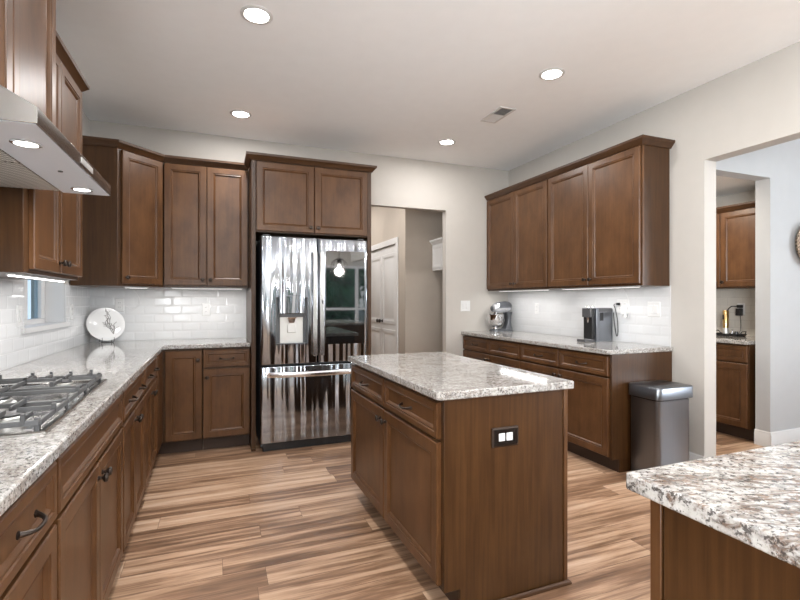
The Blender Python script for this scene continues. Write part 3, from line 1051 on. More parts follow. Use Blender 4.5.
# freezer bar, bowed outwards
pts = []
for i in range(21):
    s_ = -1 + i / 10
    pts.append((0.80 + 0.415 * s_, YD - 0.014 - 0.05 * (1 - s_ * s_) - 0.012 * (1 - abs(s_) ** 6), 0.655))
hb = MB()
ring = []
for p in pts:
    ring.append([(p[0], p[1] - 0.009 * cos(a), p[2] + 0.022 * sin(a)) for a in [2 * pi * k / 14 for k in range(14)]])
hb.rings(ring)
for s_ in (-1, 1):
    hb.box(0.80 + s_ * 0.40 - 0.012, 0.80 + s_ * 0.40 + 0.012, YD - 0.03, YD - 0.0003, 0.638, 0.672)
hb.build('handle', 'chrome_soft', fz, smooth=40)
# maker's mark: a disc and two letters
lx, lz, ly = 1.178, 1.762, YD - 0.0004
mk = MB().lathe((lx, ly, lz), [(0.0105, 0), (0.0105, 0.0008), (0.0085, 0.0008), (0.0085, 0)], (0, -1, 0), 18)
mk.box(lx - 0.004, lx - 0.002, ly - 0.0008, ly, lz - 0.003, lz + 0.005).box(lx - 0.001, lx + 0.005, ly - 0.0008, ly, lz - 0.002, lz)
a0 = lx + 0.018
mk.box(a0, a0 + 0.003, ly - 0.0008, ly, lz - 0.009, lz + 0.009).box(a0 + 0.003, a0 + 0.011, ly - 0.0008, ly, lz - 0.009, lz - 0.006)
a0 += 0.015
mk.box(a0, a0 + 0.003, ly - 0.0008, ly, lz - 0.009, lz + 0.009).box(a0 + 0.003, a0 + 0.013, ly - 0.0008, ly, lz + 0.006, lz + 0.009)
mk.box(a0 + 0.003, a0 + 0.013, ly - 0.0008, ly, lz - 0.009, lz - 0.006).box(a0 + 0.0105, a0 + 0.013, ly - 0.0008, ly, lz - 0.006, lz + 0.001).box(a0 + 0.007, a0 + 0.0105, ly - 0.0008, ly, lz - 0.001, lz + 0.001)
mk.build('logo', 'white', rd)
for x in (fx0 + 0.05, fx1 - 0.05):
    MB().box(x - 0.03, x + 0.03, 4.04, 4.14, 1.819, 1.835).build('hinge_cap', 'dark_grey', fr, 0.004)

# ------------------------------------------------------------------ range hood
hd = thing('range_hood', 'stainless under-cabinet range hood with two lit lamps and mesh filters', 'range hood', (-0.73, 1.875, 1.733))
hy0, hy1, hx1, hz = 1.437, 2.315, -0.427, 1.728
sec = [(XL + 0.0095, hz + 0.012), (-0.60, hz + 0.012), (-0.60, hz), (hx1 - 0.001, hz), (hx1, hz + 0.003), (hx1, hz + 0.043), (-0.60, 1.870), (XL + 0.0095, 1.870)]
MB().rings([[(x, y, z) for x, z in sec] for y in (hy0, hy1)]).build('canopy', 'steel_y', hd, 0.0015)
MB().box(-0.598, hx1 - 0.006, hy0 + 0.004, hy1 - 0.004, hz - 0.0012, hz - 0.0001).build('light_panel', 'hood_under', hd)
for ya, yb in ((hy0 + 0.02, 1.874), (1.886, hy1 - 0.02)):
    MB().box(XL + 0.03, -0.607, ya, yb, hz + 0.002, hz + 0.0115).build('filter', 'filter', hd)
for y in (1.62, 2.205):
    q = MB().lathe((-0.508, y, hz - 0.0013), [(0.038, 0), (0.038, 0.003), (0.034, 0.0045), (0.029, 0.0045), (0.029, 0.001)], (0, 0, -1), 28).build('lamp_ring', 'chrome', hd)
    MB().lathe((-0.508, y, hz - 0.0024), [(0.0285, 0), (0.0285, 0.002), (0, 0.002)], (0, 0, -1), 28).build('lamp_lens', 'led_soft', q)
    l = bpy.data.lights.new('hood_lamp_light', 'AREA')
    l.shape = 'DISK'
    l.size = 0.055
    l.energy = 2.0
    l.color = (1, 0.96, 0.9)
    lo = bpy.data.objects.new('hood_lamp_light', l)
    lo.parent = hd
    lo.location = V((-0.508, y, hz - 0.008)) - V(ROOT[hd.name])
    col.objects.link(lo)
MB().lathe((-0.508, 1.93, hz - 0.0013), [(0.008, 0), (0.007, 0.003), (0, 0.003)], (0, 0, -1), 14).build('button', 'dark_grey', hd)
MB().box(hx1 + 0.0002, hx1 + 0.003, 1.84, 1.99, hz + 0.012, hz + 0.032).build('control_strip', 'disp_plate', hd, 0.001)

# ------------------------------------------------------------------ gas cooktop
ck_ = thing('gas_cooktop', 'stainless steel gas cooktop with grey cast iron grates on the left counter', 'cooktop', (-0.72, 1.9, 0.914))
cx0, cx1, cy0, cy1 = -0.965, -0.452, 1.505, 2.42
cz = 0.9145
R = []
for i, z in ((0, cz), (0, cz + 0.006), (0.006, cz + 0.009), (0.022, cz + 0.009), (0.03, cz + 0.005)):
    R.append([(cx0 + i, cy0 + i, z), (cx1 - i, cy0 + i, z), (cx1 - i, cy1 - i, z), (cx0 + i, cy1 - i, z)])
MB().rings(R).build('cooktop_tray', 'steel_y', ck_, smooth=20)
burners = [(-0.83, 1.67, 0.036), (-0.585, 1.67, 0.045), (-0.72, 1.965, 0.058), (-0.83, 2.265, 0.045), (-0.585, 2.265, 0.036)]
for x, y, r in burners:
    q = MB().lathe((x, y, cz + 0.0055), [(r + 0.012, 0), (r + 0.01, 0.008), (r, 0.010), (r, 0.018), (r - 0.004, 0.021), (0, 0.021)], n=26).build('burner', 'burner', ck_)
    MB().lathe((x, y, cz + 0.0268), [(r - 0.006, 0), (r - 0.005, 0.006), (r - 0.010, 0.009), (0, 0.010)], n=26).build('burner_cap', 'iron', q)
gz = cz + 0.048


def bar(mb, a, b2, w=0.011, h=0.013):
    """Square bar from a to b2 (same height)."""
    a, b2 = V(a), V(b2)
    d = (b2 - a).normalized()
    s_ = V((-d.y, d.x, 0)) * (w / 2)
    mb.rings([[p - s_ + V((0, 0, -h)), p + s_ + V((0, 0, -h)), p + s_ * 0.7, p - s_ * 0.7] for p in (a, b2)])


for k in range(3):
    ya = cy0 + 0.025 + k * 0.2895
    yb = ya + 0.284
    xa, xb2 = cx0 + 0.022, cx1 - 0.022
    if k == 2:
        yb = cy1 - 0.022
    m = MB()
    ring = [(xa, ya), (xb2, ya), (xb2, yb), (xa, yb)]
    for i in range(4):
        p, q = ring[i], ring[(i + 1) % 4]
        bar(m, (*p, gz - 0.012), (*q, gz - 0.012), 0.012, 0.014)
    ctr = [(x, y) for x, y, r in burners if ya < y < yb]
    for (bx_, by_) in ctr:
        for ang in (0, pi / 2, pi, 1.5 * pi):
            dx, dy = round(cos(ang)), round(sin(ang))
            ex = (xb2 if dx > 0 else xa) if dx else bx_
            ey = (yb if dy > 0 else ya) if dy else by_
            if len(ctr) == 2 and dx and ((dx > 0) == (bx_ < -0.72)):
                ex = -0.71
            s0 = V((bx_ + dx * 0.022, by_ + dy * 0.022, gz))
            e0 = V((ex, ey, gz))
            bar(m, s0, e0, 0.010, 0.014)
            # upturned outer end and a leg down to the frame
            m.box(e0.x - 0.006, e0.x + 0.006, e0.y - 0.006, e0.y + 0.006, gz - 0.024, gz + 0.006)
    if k != 1:
        yo, yi = (yb, yb - 0.075) if k == 2 else (ya, ya + 0.075)
        for fx in (-0.91, -0.72, -0.655, -0.51):
            bar(m, (fx, yo, gz), (fx, yi, gz), 0.009, 0.013)
            m.box(fx - 0.0055, fx + 0.0055, yo - 0.006, yo + 0.006, gz - 0.024, gz + 0.008)
    if len(ctr) == 2:
        bar(m, (-0.71, ya, gz - 0.004), (-0.71, yb, gz - 0.004), 0.011, 0.014)
    for p in ring:
        sx_ = 0.005 if p[0] < -0.7 else -0.005
        sy_ = 0.005 if p[1] < (ya + yb) / 2 else -0.005
        m.box(p[0] + sx_ - 0.0065, p[0] + sx_ + 0.0065, p[1] + sy_ - 0.0065, p[1] + sy_ + 0.0065, cz + 0.0055, gz - 0.006)
    m.build('grate', 'iron', ck_, 0.0015)
for k in range(5):
    y = 1.785 + k * 0.09
    MB().lathe((-0.487, y, cz + 0.0055), [(0.017, 0), (0.017, 0.004), (0.014, 0.006), (0.0135, 0.022), (0.011, 0.024), (0, 0.024)], n=18).build('control_knob', 'burner', ck_)

ck_.rotation_euler.z = 0.034
ck_.location.x += 0.008

# ------------------------------------------------------------------ steel bin
bn = thing('trash_can', 'tall stainless steel step bin with flat lid at the cabinet end', 'trash can', (2.99, 2.43, 0))


def rrect(x0, x1, y0, y1, z, r, n=5):
    pts = []
    for cx, cy, a0 in ((x0 + r, y0 + r, pi), (x1 - r, y0 + r, 1.5 * pi), (x1 - r, y1 - r, 0), (x0 + r, y1 - r, 0.5 * pi)):
        for k in range(n + 1):
            a = a0 + pi / 2 * k / n
            pts.append((cx + r * cos(a), cy + r * sin(a), z))
    return pts


bx0, bx1, by0, by1 = 2.84, 3.172, 2.325, 2.57
MB().rings([rrect(bx0, bx1, by0, by1, z, 0.035) for z in (0.02, 0.57)]).build('bin_body', 'steel_bin', bn, smooth=50)
MB().rings([rrect(bx0 + 0.004, bx1 - 0.004, by0 + 0.004, by1 - 0.004, z, 0.035) for z in (0.0, 0.0195)]).build('base_ring', 'black', bn)
MB().rings([rrect(bx0 + 0.006, bx1 - 0.006, by0 + 0.006, by1 - 0.006, z, 0.03) for z in (0.5705, 0.583)]).build('inner_rim', 'black', bn)
L = 0.018
MB().rings([rrect(bx0 - L + i, bx1 + L - i, by0 - L + i, by1 + 0.006 - i, z, 0.04 - i * 0.5) for i, z in ((0, 0.5835), (0, 0.660), (0.002, 0.664), (0.006, 0.6665))]).build('lid', 'steel_bin', bn, smooth=50)
MB().box(2.95, 3.05, by0 - 0.03, by0 - 0.001, 0.012, 0.022).build('pedal', 'steel', bn, 0.003)

# ------------------------------------------------------------------ plate on its stand
ps = V((-0.895, 4.64, 1.072))
nrm = V((0.42, -0.86, 0.28)).normalized()
rt = V((-nrm.y, nrm.x, 0)).normalized()     # plate's right as seen from the front
up = nrm.cross(rt)
if up.z < 0:
    up = -up
pl = thing('decorative_plate', 'round white plate with a grey branching coral design leaning in the corner', 'plate', tuple(ps - V((0, 0, 0.15))))
MB().lathe(ps, [(0.05, -0.012), (0.06, -0.012), (0.11, 0.0), (0.145, 0.008), (0.1455, 0.010), (0.143, 0.0105), (0.11, 0.004), (0.06, -0.004), (0.0, -0.005)], nrm, 48).build('dish', 'plate', pl, smooth=60)


def dish_h(r):
    return -0.0045 if r < 0.06 else (-0.004 + (r - 0.06) / 0.05 * 0.008 if r < 0.11 else 0.004 + (r - 0.11) / 0.033 * 0.0065)


def on_dish(a, b2):
    return ps + rt * a + up * b2 + nrm * (dish_h(sqrt(a * a + b2 * b2)) + 0.0006)


br = MB()
rs_ = random.Random(4)


def branch(a, b2, ang, ln, w, depth):
    pts = []
    for i in range(6):
        pts.append(on_dish(a, b2))
        if i < 5:
            a += cos(ang) * ln / 5
            b2 += sin(ang) * ln / 5
            ang += rs_.uniform(-0.35, 0.35)
            if depth > 0 and i > 0:
                branch(a, b2, ang + rs_.choice((-1, 1)) * rs_.uniform(0.5, 1.1), ln * 0.42, w * 0.75, depth - 1)
    br.tube(pts, w, 5)


branch(0.05, -0.085, 2.0, 0.15, 0.003, 2)
branch(0.05, -0.09, 1.3, 0.085, 0.0034, 1)
branch(0.055, -0.085, 1.7, 0.08, 0.003, 1)
branch(0.03, -0.04, 2.5, 0.07, 0.0026, 1)
br.build('coral_print', 'print', pl)
tp_ = thing('plate_stand', 'small dark wire easel holding the coral plate', 'plate stand', (ps.x, ps.y, 0.9145))
m = MB()
for s_ in (-0.045, 0.045):
    foot = ps + rt * s_ - up * 0.14
    fz_ = V((foot.x, foot.y, 0.9175))
    m.tube([fz_ + nrm * 0.03 + V((0, 0, 0.035)), fz_ + nrm * 0.032 + V((0, 0, 0.012)), fz_ + nrm * 0.028, fz_ - nrm * 0.02, fz_ - nrm * 0.045 + V((0, 0, 0.02)), fz_ - nrm * 0.065 + V((0, 0, 0.1))], 0.0022, 6)
bk = ps - up * 0.14 - nrm * 0.045
m.tube([V((bk.x, bk.y, 0.9175)) + rt * -0.045, V((bk.x, bk.y, 0.9175)) + rt * 0.045], 0.0022, 6)
m.build('wire_frame', 'bronze', tp_)

# ------------------------------------------------------------------ stand mixer (front faces -x)
mx, my, mz = 3.13, 4.655, 0.9145
mt = thing('stand_mixer', 'silver tilt-head stand mixer with steel bowl on the far right counter', 'stand mixer', (mx, my, mz))
MB().rings([rrect(mx - 0.15 + i, mx + 0.135 - i, my - 0.075 + i, my + 0.075 - i, mz + z, 0.06) for i, z in ((0, 0), (0, 0.012), (0.006, 0.024), (0.02, 0.030))]).build('base', 'mixer_dark', mt, smooth=50)
col_sec = []
for z, xa, xb2, hw in ((0.028, 0.02, 0.125, 0.055), (0.06, 0.045, 0.118, 0.05), (0.12, 0.065, 0.112, 0.045), (0.18, 0.06, 0.118, 0.046), (0.225, 0.035, 0.128, 0.05)):
    col_sec.append(rrect(mx + xa, mx + xb2, my - hw, my + hw, mz + z, 0.02))
MB().rings(col_sec).build('column', 'mixer_dark', mt, smooth=60)
hs = []
for x, r, zc_, sq in ((-0.125, 0.02, 0.270, 1), (-0.120, 0.042, 0.270, 1), (-0.095, 0.054, 0.273, 1), (-0.045, 0.060, 0.279, 1), (0.03, 0.062, 0.284, 1), (0.09, 0.058, 0.286, 1), (0.118, 0.044, 0.286, 1), (0.128, 0.015, 0.284, 1)):
    hs.append([(mx + x, my + r * cos(a) * 0.95, mz + zc_ + r * 1.08 * sin(a)) for a in [2 * pi * k / 20 for k in range(20)]])
hd_ = MB().rings(hs).build('motor_head', 'mixer', mt, smooth=60)
hs2 = []
for x, r, zc_ in ((-0.06, 0.0615, 0.278), (0.03, 0.0635, 0.284), (0.09, 0.0595, 0.286), (0.118, 0.0455, 0.286), (0.129, 0.02, 0.285)):
    hs2.append([(mx + x, my + r * cos(a) * 0.96, mz + zc_ + r * 1.085 * sin(a)) for a in [-pi * 0.04 + pi * 1.08 * k / 14 for k in range(15)]])
MB().rings(hs2, False, False).build('head_cover', 'mixer_dark', hd_, smooth=60)
MB().lathe((mx - 0.1245, my, mz + 0.270), [(0.03, 0), (0.03, 0.010), (0.026, 0.014), (0.008, 0.016), (0.006, 0.024), (0, 0.025)], (-1, 0, 0)).build('hub_cap', 'mixer_dark', hd_)
MB().lathe((mx - 0.085, my, mz + 0.17), [(0.012, 0.0), (0.012, 0.03), (0.028, 0.032), (0.03, 0.055), (0, 0.056)]).build('beater_shaft', 'chrome', mt)
MB().lathe((mx - 0.085, my, mz + 0.030), [(0.05, 0), (0.05, 0.012), (0.03, 0.016), (0.035, 0.02), (0.07, 0.035), (0.092, 0.07), (0.102, 0.12), (0.105, 0.168), (0.108, 0.170), (0.103, 0.166), (0.099, 0.12), (0.088, 0.07), (0.03, 0.03), (0, 0.028)], n=32).build('bowl', 'chrome', mt, smooth=50)
MB().tube([(mx - 0.085, my - 0.10, mz + 0.17), (mx - 0.085, my - 0.135, mz + 0.165), (mx - 0.085, my - 0.142, mz + 0.13), (mx - 0.085, my - 0.125, mz + 0.09), (mx - 0.085, my - 0.088, mz + 0.085)], 0.006).build('bowl_handle', 'chrome', mt)
for s_ in (-1, 1):
    MB().lathe((mx + 0.02, my + s_ * 0.058, mz + 0.26), [(0.008, 0), (0.008, 0.01), (0, 0.012)], (0, s_, 0), 12).build('speed_lever', 'chrome', hd_)

# ------------------------------------------------------------------ coffee machine (front faces -x)
kz = 0.9145
kx0, kx1, ky0, ky1 = 3.03, 3.285, 3.135, 3.245
km = thing('coffee_machine', 'compact grey capsule coffee machine with black front cavity on the counter', 'coffee machine', ((kx0 + kx1) / 2, (ky0 + ky1) / 2, kz))
MB().rings([rrect(kx0 + 0.075, kx1, ky0 + 0.002, ky1, kz + z, 0.02) for z in (0.0, 0.262)]).build('body', 'steel_bin', km, smooth=50)
MB().rings([rrect(kx0 + 0.072 + i, kx1 + 0.002 - i, ky0 + i, ky1 + 0.002 - i, kz + z, 0.022) for i, z in ((0, 0.2625), (0, 0.288), (0.006, 0.296))]).build('top_cover', 'mid_grey', km, smooth=50)
MB().box(kx0 + 0.045, kx0 + 0.0745, ky0 - 0.012, ky1 + 0.004, kz, kz + 0.297).build('front_column', 'steel_bin', km, 0.004)
MB().box(kx0 + 0.012, kx0 + 0.0445, ky0 + 0.004, ky1 - 0.004, kz + 0.025, kz + 0.292).build('cavity_panel', 'black', km, 0.003)
MB().box(kx0 - 0.005, kx0 + 0.0447, ky0 + 0.010, ky1 - 0.002, kz + 0.215, kz + 0.296).build('brew_head', 'mid_grey', km, 0.004)
MB().lathe((kx0 + 0.018, (ky0 + ky1) / 2, kz + 0.165), [(0.008, 0), (0.012, 0.02), (0.014, 0.05)], n=14).build('spout', 'chrome', km)
MB().box(kx0 - 0.065, kx0 + 0.0447, ky0 + 0.004, ky1 - 0.004, kz, kz + 0.022).build('drip_tray', 'mid_grey', km, 0.003)
MB().box(kx0 - 0.06, kx0 + 0.0, ky0 + 0.012, ky1 - 0.012, kz + 0.0222, kz + 0.0245).build('drip_grid', 'chrome', km)
for x in (kx0 + 0.015, kx0 + 0.06):
    MB().lathe((x, (ky0 + ky1) / 2, kz + 0.2972), [(0.016, 0), (0.018, 0.006), (0.016, 0.012), (0, 0.013)], n=16).build('button', 'chrome', km)
MB().box(kx0 + 0.1, kx0 + 0.135, ky0 - 0.0015, ky0 + 0.0015, kz + 0.185, kz + 0.255).build('handle_slot', 'black', km)
# its cord: a loose loop up to the wall plug
cpts = []
ctrl = [V((3.297, 3.15, 1.17)), V((3.297, 3.135, 1.06)), V((3.297, 3.115, 0.965)), V((3.297, 3.10, 0.99)), V((3.297, 3.105, 1.10)), V((3.297, 3.128, 1.20)), V((3.288, 3.135, 1.235)), V((3.272, 3.105, 1.246))]


def smoothline(P, n=6):
    out = []
    for i in range(len(P) - 1):
        p0, p1, p2, p3 = P[max(i - 1, 0)], P[i], P[i + 1], P[min(i + 2, len(P) - 1)]
        for k in range(n):
            t_ = k / n
            out.append(0.5 * ((2 * p1) + (p2 - p0) * t_ + (2 * p0 - 5 * p1 + 4 * p2 - p3) * t_ ** 2 + (3 * p1 - p0 - 3 * p2 + p3) * t_ ** 3))
    out.append(P[-1])
    return out


tag(MB().tube(smoothline(ctrl), 0.0035, 7).build('looped_cable', 'black'), 'black cable looping from the coffee machine to the wall plug', 'cable')

# ------------------------------------------------------------------ plates, outlets and switches on walls


def wall_plate(name, label, cat, P, U, W, w, h, n, kind='socket'):
    """White cover plate with N rockers or sockets; P is the middle on the wall surface."""
    P, U, W = V(P), V(U), V(W)
    Z = V((0, 0, 1))
    t = thing(name, label, cat, tuple(P))

    def rg(a, b2, d, c0=0.0):
        return [P + U * (c0 + a * s1) + Z * (b2 * s2) + W * d for s1, s2 in ((-1, -1), (1, -1), (1, 1), (-1, 1))]
    MB().rings([rg(w / 2, h / 2, 0.0004), rg(w / 2, h / 2, 0.003), rg(w / 2 - 0.003, h / 2 - 0.003, 0.006)]).build('cover_plate', 'white', t)
    for i in range(n):
        c0 = (i - (n - 1) / 2) * 0.046
        if kind == 'rocker':
            MB().rings([rg(0.0165, 0.033, 0.0062, c0), rg(0.0165, 0.033, 0.009, c0), rg(0.015, 0.031, 0.0115, c0)]).build('rocker', 'white', t)
        else:
            for dz in (-0.02, 0.02):
                q = MB().rings([[p + Z * dz for p in rg(0.0165, 0.014, 0.0062, c0)], [p + Z * dz for p in rg(0.016, 0.0135, 0.0085, c0)]]).build('socket', 'white', t)
                s_ = MB()
                for k in (-0.006, 0.006):
                    c2 = P + U * (c0 + k) + Z * (dz + 0.002) + W * 0.0086
                    a = c2 - U * 0.0011 - Z * 0.004
                    b2 = c2 + U * 0.0011 + Z * 0.004 + W * 0.0006
                    s_.box(a.x, b2.x, a.y, b2.y, a.z, b2.z)
                s_.build('slots', 'dark_grey', q)
    return t


wall_plate('light_switch', 'white two-gang light switch on the wall between doorway and mixer', 'switch', (2.716, YB, 1.212), (1, 0, 0), (0, -1, 0), 0.125, 0.125, 2, 'rocker')
wall_plate('light_switch', 'white two-gang light switch on the tile above the steel bin', 'switch', (XR - 0.008, 2.745, 1.205), RU, RW, 0.118, 0.122, 2, 'rocker')
wall_plate('power_outlet', 'white outlet on the tile between mixer and coffee machine', 'outlet', (XR - 0.008, 4.23, 1.185), RU, RW, 0.072, 0.118, 1)
wall_plate('power_outlet', 'white two-gang outlet holding plugs behind the coffee machine', 'outlet', (XR - 0.008, 3.055, 1.225), RU, RW, 0.125, 0.118, 2)
wall_plate('power_outlet', 'white outlet on the back tile between plate and fridge', 'outlet', (-0.10, YB - 0.008, 1.19), (1, 0, 0), (0, -1, 0), 0.072, 0.118, 1)
wall_plate('light_switch', 'white switch plate on the tile before the window, nearest the hood', 'switch', (XL + 0.008, 3.205, 1.19), LU, LW, 0.072, 0.12, 1, 'rocker')
wall_plate('power_outlet', 'white outlet on the tile between window and corner', 'outlet', (XL + 0.008, 4.21, 1.19), LU, LW, 0.072, 0.12, 1)
# plugs
px_ = XR - 0.0172
t = thing('black_plug', 'black plug of the coffee machine in the double outlet', 'plug', (px_, 3.092, 1.246))
MB().rings([[(px_ + 0.0, 3.092 + a, 1.246 + b2) for a, b2 in ((-0.014, -0.012), (0.014, -0.012), (0.014, 0.012), (-0.014, 0.012))], [(px_ - 0.02, 3.092 + a * 0.9, 1.246 + b2 * 0.9) for a, b2 in ((-0.014, -0.012), (0.014, -0.012), (0.014, 0.012), (-0.014, 0.012))], [(px_ - 0.028, 3.092 + a * 0.6, 1.246 + b2 * 0.6) for a, b2 in ((-0.014, -0.012), (0.014, -0.012), (0.014, 0.012), (-0.014, 0.012))]]).build('plug_body', 'black', t, 0.002)
t = thing('power_adapter', 'white plug-in adapter hanging from the double outlet', 'adapter', (px_, 3.02, 1.17))
MB().box(px_ - 0.035, px_, 2.995, 3.045, 1.155, 1.225).build('adapter_body', 'white', t, 0.005)
MB().lathe((px_ - 0.018, 3.007, 1.1545), [(0.012, 0), (0.014, 0.012), (0.01, 0.024), (0, 0.026)], (0, 0, -1), 14).build('cord_grip', 'white', t)
MB().lathe((px_ - 0.018, 3.034, 1.1545), [(0.010, 0), (0.012, 0.008), (0.009, 0.016), (0, 0.018)], (0, 0, -1), 14).build('cord_grip', 'white', t)

# ------------------------------------------------------------------ under-cabinet lamps


def strip(label, P0, P1, width, power, group=None, mat='led_dim', aim=None, cord=None):
    """Slim LED bar under a wall cabinet, from P0 to P1, with its light."""
    P0, P1 = V(P0), V(P1)
    d = (P1 - P0)
    L_ = d.length
    d.normalize()
    s_ = V((-d.y, d.x, 0)) * (width / 2)
    mid = (P0 + P1) / 2
    t = thing('under_cabinet_light', label, 'light', tuple(mid), group)
    z1_, z2_, z3_ = ZU - 0.0008, ZU - 0.010, ZU - 0.0122
    MB().rings([[V((p.x, p.y, 0)) + q * s_ + V((0, 0, z)) for p, q in ((P0, -1), (P1, -1), (P1, 1), (P0, 1))] for z in (z2_, z1_)]).build('housing', 'white', t)
    a, b2 = P0 + d * 0.01, P1 - d * 0.01
    MB().rings([[V((p.x, p.y, 0)) + q * s_ * 0.8 + V((0, 0, z)) for p, q in ((a, -1), (b2, -1), (b2, 1), (a, 1))] for z in (z3_, z2_ - 0.0002)]).build('lens', mat, t)
    l = bpy.data.lights.new('strip_light', 'AREA')
    l.shape = 'RECTANGLE'
    l.size, l.size_y = L_ * 0.95, width
    l.energy = power
    l.color = (1.0, 0.98, 0.96)
    lo = bpy.data.objects.new('strip_light', l)
    lo.rotation_euler = (0, 0, atan2(d.y, d.x))
    lo.location = V((mid.x, mid.y, ZU - 0.016)) - mid
    lo.parent = t
    col.objects.link(lo)
    return t


strip('glowing led bar under the cabinet left of the window', (-0.80, 2.38, ZU), (-0.80, 3.08, ZU), 0.03, UNDER_W * 0.8, None, 'led')
strip('led bar under the two-door cabinet beside the fridge', (-0.38, 4.54, ZU), (0.22, 4.54, ZU), 0.025, UNDER_W * 0.8)
strip('short led bar under the diagonal corner cabinet', (-0.72, 4.42, ZU), (-0.56, 4.53, ZU), 0.025, UNDER_W * 0.4)
strip('led bar under the right wall cabinet above the mixer', (3.10, 4.65, ZU), (3.10, 3.78, ZU), 0.025, UNDER_W)
strip('led bar under the right wall cabinet above the coffee machine', (3.10, 3.58, ZU), (3.10, 2.70, ZU), 0.025, UNDER_W)
# thin white cords of the lamps
cl = [V((-0.72, 4.70, 1.3975)), V((-0.70, 4.75, 1.37)), V((-0.66, 4.768, 1.30)), V((-0.665, 4.768, 1.24)), V((-0.71, 4.768, 1.20)), V((-0.76, 4.768, 1.225)), V((-0.80, 4.768, 1.255))]
tag(MB().tube(smoothline(cl), 0.0022, 6).build('lamp_cord', 'white'), 'thin white lamp cord looping down the tile behind the coral plate', 'cord')
wall_plate('power_outlet', 'white outlet on the back tile partly hidden behind the coral plate', 'outlet', (-0.815, YB - 0.008, 1.235), (1, 0, 0), (0, -1, 0), 0.072, 0.118, 1)
cl = [V((3.29, 3.06, 1.3975)), V((3.297, 3.03, 1.36)), V((3.298, 2.995, 1.30)), V((3.298, 2.978, 1.22)), V((3.294, 2.985, 1.13)), V((3.284, 3.005, 1.127))]
tag(MB().tube(smoothline(cl), 0.0022, 6).build('lamp_cord', 'white'), 'thin white lamp cord dropping to the adapter behind the coffee machine', 'cord')
tag(MB().lathe((3.27, 3.075, ZU - 0.0005), [(0.02, 0), (0.02, 0.006), (0.014, 0.010), (0, 0.010)], (0, 0, -1), 16).build('cord_clip', 'white'), 'round white cord clip under the cabinet above the double outlet', 'clip')
tag(MB().lathe((-0.735, 4.69, ZU - 0.0005), [(0.014, 0), (0.014, 0.006), (0.010, 0.010), (0, 0.010)], (0, 0, -1), 16).build('cord_clip', 'bronze'), 'small dark cord clip under the diagonal corner cabinet', 'clip')

# ------------------------------------------------------------------ ceiling lamps and vent
LAMPS = [(0.203, 2.684, 'recessed ceiling light above the floor left of the island'), (2.18, 2.624, 'recessed ceiling light nearest the right wall cabinets, before the vent'),
         (0.185, 4.158, 'recessed ceiling light above the back wall cabinets near the fridge'), (2.137, 4.136, 'recessed ceiling light beyond the ceiling vent near the doorway')]
REAR_FILL = [(0.2, 1.15), (2.2, 1.1), (0.2, -0.5), (2.2, -0.5), (0.2, -2.2), (2.2, -2.2)]  # unseen downlights added for fill, continuing the spacing of the others
HALL = [(1.5, 5.55, 'recessed ceiling light in the hall just beyond the doorway'), (1.6, 6.9, 'recessed ceiling light in the hall outside the double doors')]
protoL = None
for i, (x, y, lab) in enumerate(LAMPS + HALL + [(a, b2, 'added recessed fill light out of view behind the camera') for a, b2 in REAR_FILL]):
    rear = i >= 6
    t = thing('recessed_light', lab, 'ceiling light', (x, y, H - 0.001), 'added recessed fill lights behind the camera' if rear else None)
    if protoL is None:
        MB().lathe((x, y, H - 0.0005), [(0.088, 0), (0.088, 0.002), (0.082, 0.006), (0.068, 0.007), (0.064, 0.001)], (0, 0, -1), 32).build('trim_ring', 'trim', t)
        MB().lathe((x, y, H - 0.0007), [(0.0635, 0), (0.0635, 0.003), (0, 0.003)], (0, 0, -1), 32).build('lens', 'lamp', t)
        l = bpy.data.lights.new('downlight', 'AREA')
        l.shape = 'DISK'
        l.size = 0.12
        l.energy = DOWN_W
        l.color = (1.0, 0.98, 0.965)
        lo = bpy.data.objects.new('downlight', l)
        lo.location = (0, 0, -0.012)
        lo.parent = t
        col.objects.link(lo)
        protoL = t
    else:
        for ch in list(protoL.children):
            c2 = ch.copy()
            if ch.type == 'LIGHT' and 4 <= i < 6:
                c2.data = ch.data.copy()
                c2.data.energy = DOWN_W * 1.2
            c2.parent = t
            col.objects.link(c2)
t = thing('recessed_light', 'recessed light in the low ceiling of the serving pantry', 'ceiling light', (4.1, 3.3, 2.399))
for ch in list(protoL.children):
    c2 = ch.copy()
    if ch.type == 'LIGHT':
        c2.data = ch.data.copy()
        c2.data.energy = 16
        c2.data.color = (1.0, 0.88, 0.74)
    c2.parent = t
    col.objects.link(c2)
vt = thing('ceiling_vent', 'grey rectangular air vent with louvres in the ceiling', 'vent', (2.23, 3.37, H - 0.001))
vx0, vx1, vy0, vy1 = 2.155, 2.305, 3.21, 3.53
v_ = MB()
v_.box(vx0, vx1, vy0, vy0 + 0.02, H - 0.008, H - 0.0005).box(vx0, vx1, vy1 - 0.02, vy1, H - 0.008, H - 0.0005)
v_.box(vx0, vx0 + 0.02, vy0 + 0.02, vy1 - 0.02, H - 0.008, H - 0.0005).box(vx1 - 0.02, vx1, vy0 + 0.02, vy1 - 0.02, H - 0.008, H - 0.0005)
v_.box(vx0 + 0.02, vx1 - 0.02, 3.362, 3.375, H - 0.008, H - 0.0005)
v_.build('frame', 'vent', vt, 0.002)
MB().box(vx0 + 0.02, vx1 - 0.02, vy0 + 0.02, vy1 - 0.02, H - 0.002, H - 0.0003).build('backing', 'vent_dark', vt)
lv = MB()
for k in range(9):
    for ya, sgn in ((vy0 + 0.03 + k * 0.0155, 1), (3.385 + k * 0.0145, -1)):
        lv.rings([[(x, ya, H - 0.0075), (x, ya + 0.0015, H - 0.0075), (x, ya + 0.0015 + sgn * 0.007, H - 0.0025), (x, ya + sgn * 0.007, H - 0.0025)] for x in (vx0 + 0.021, vx1 - 0.021)])
lv.build('louvres', 'vent', vt)

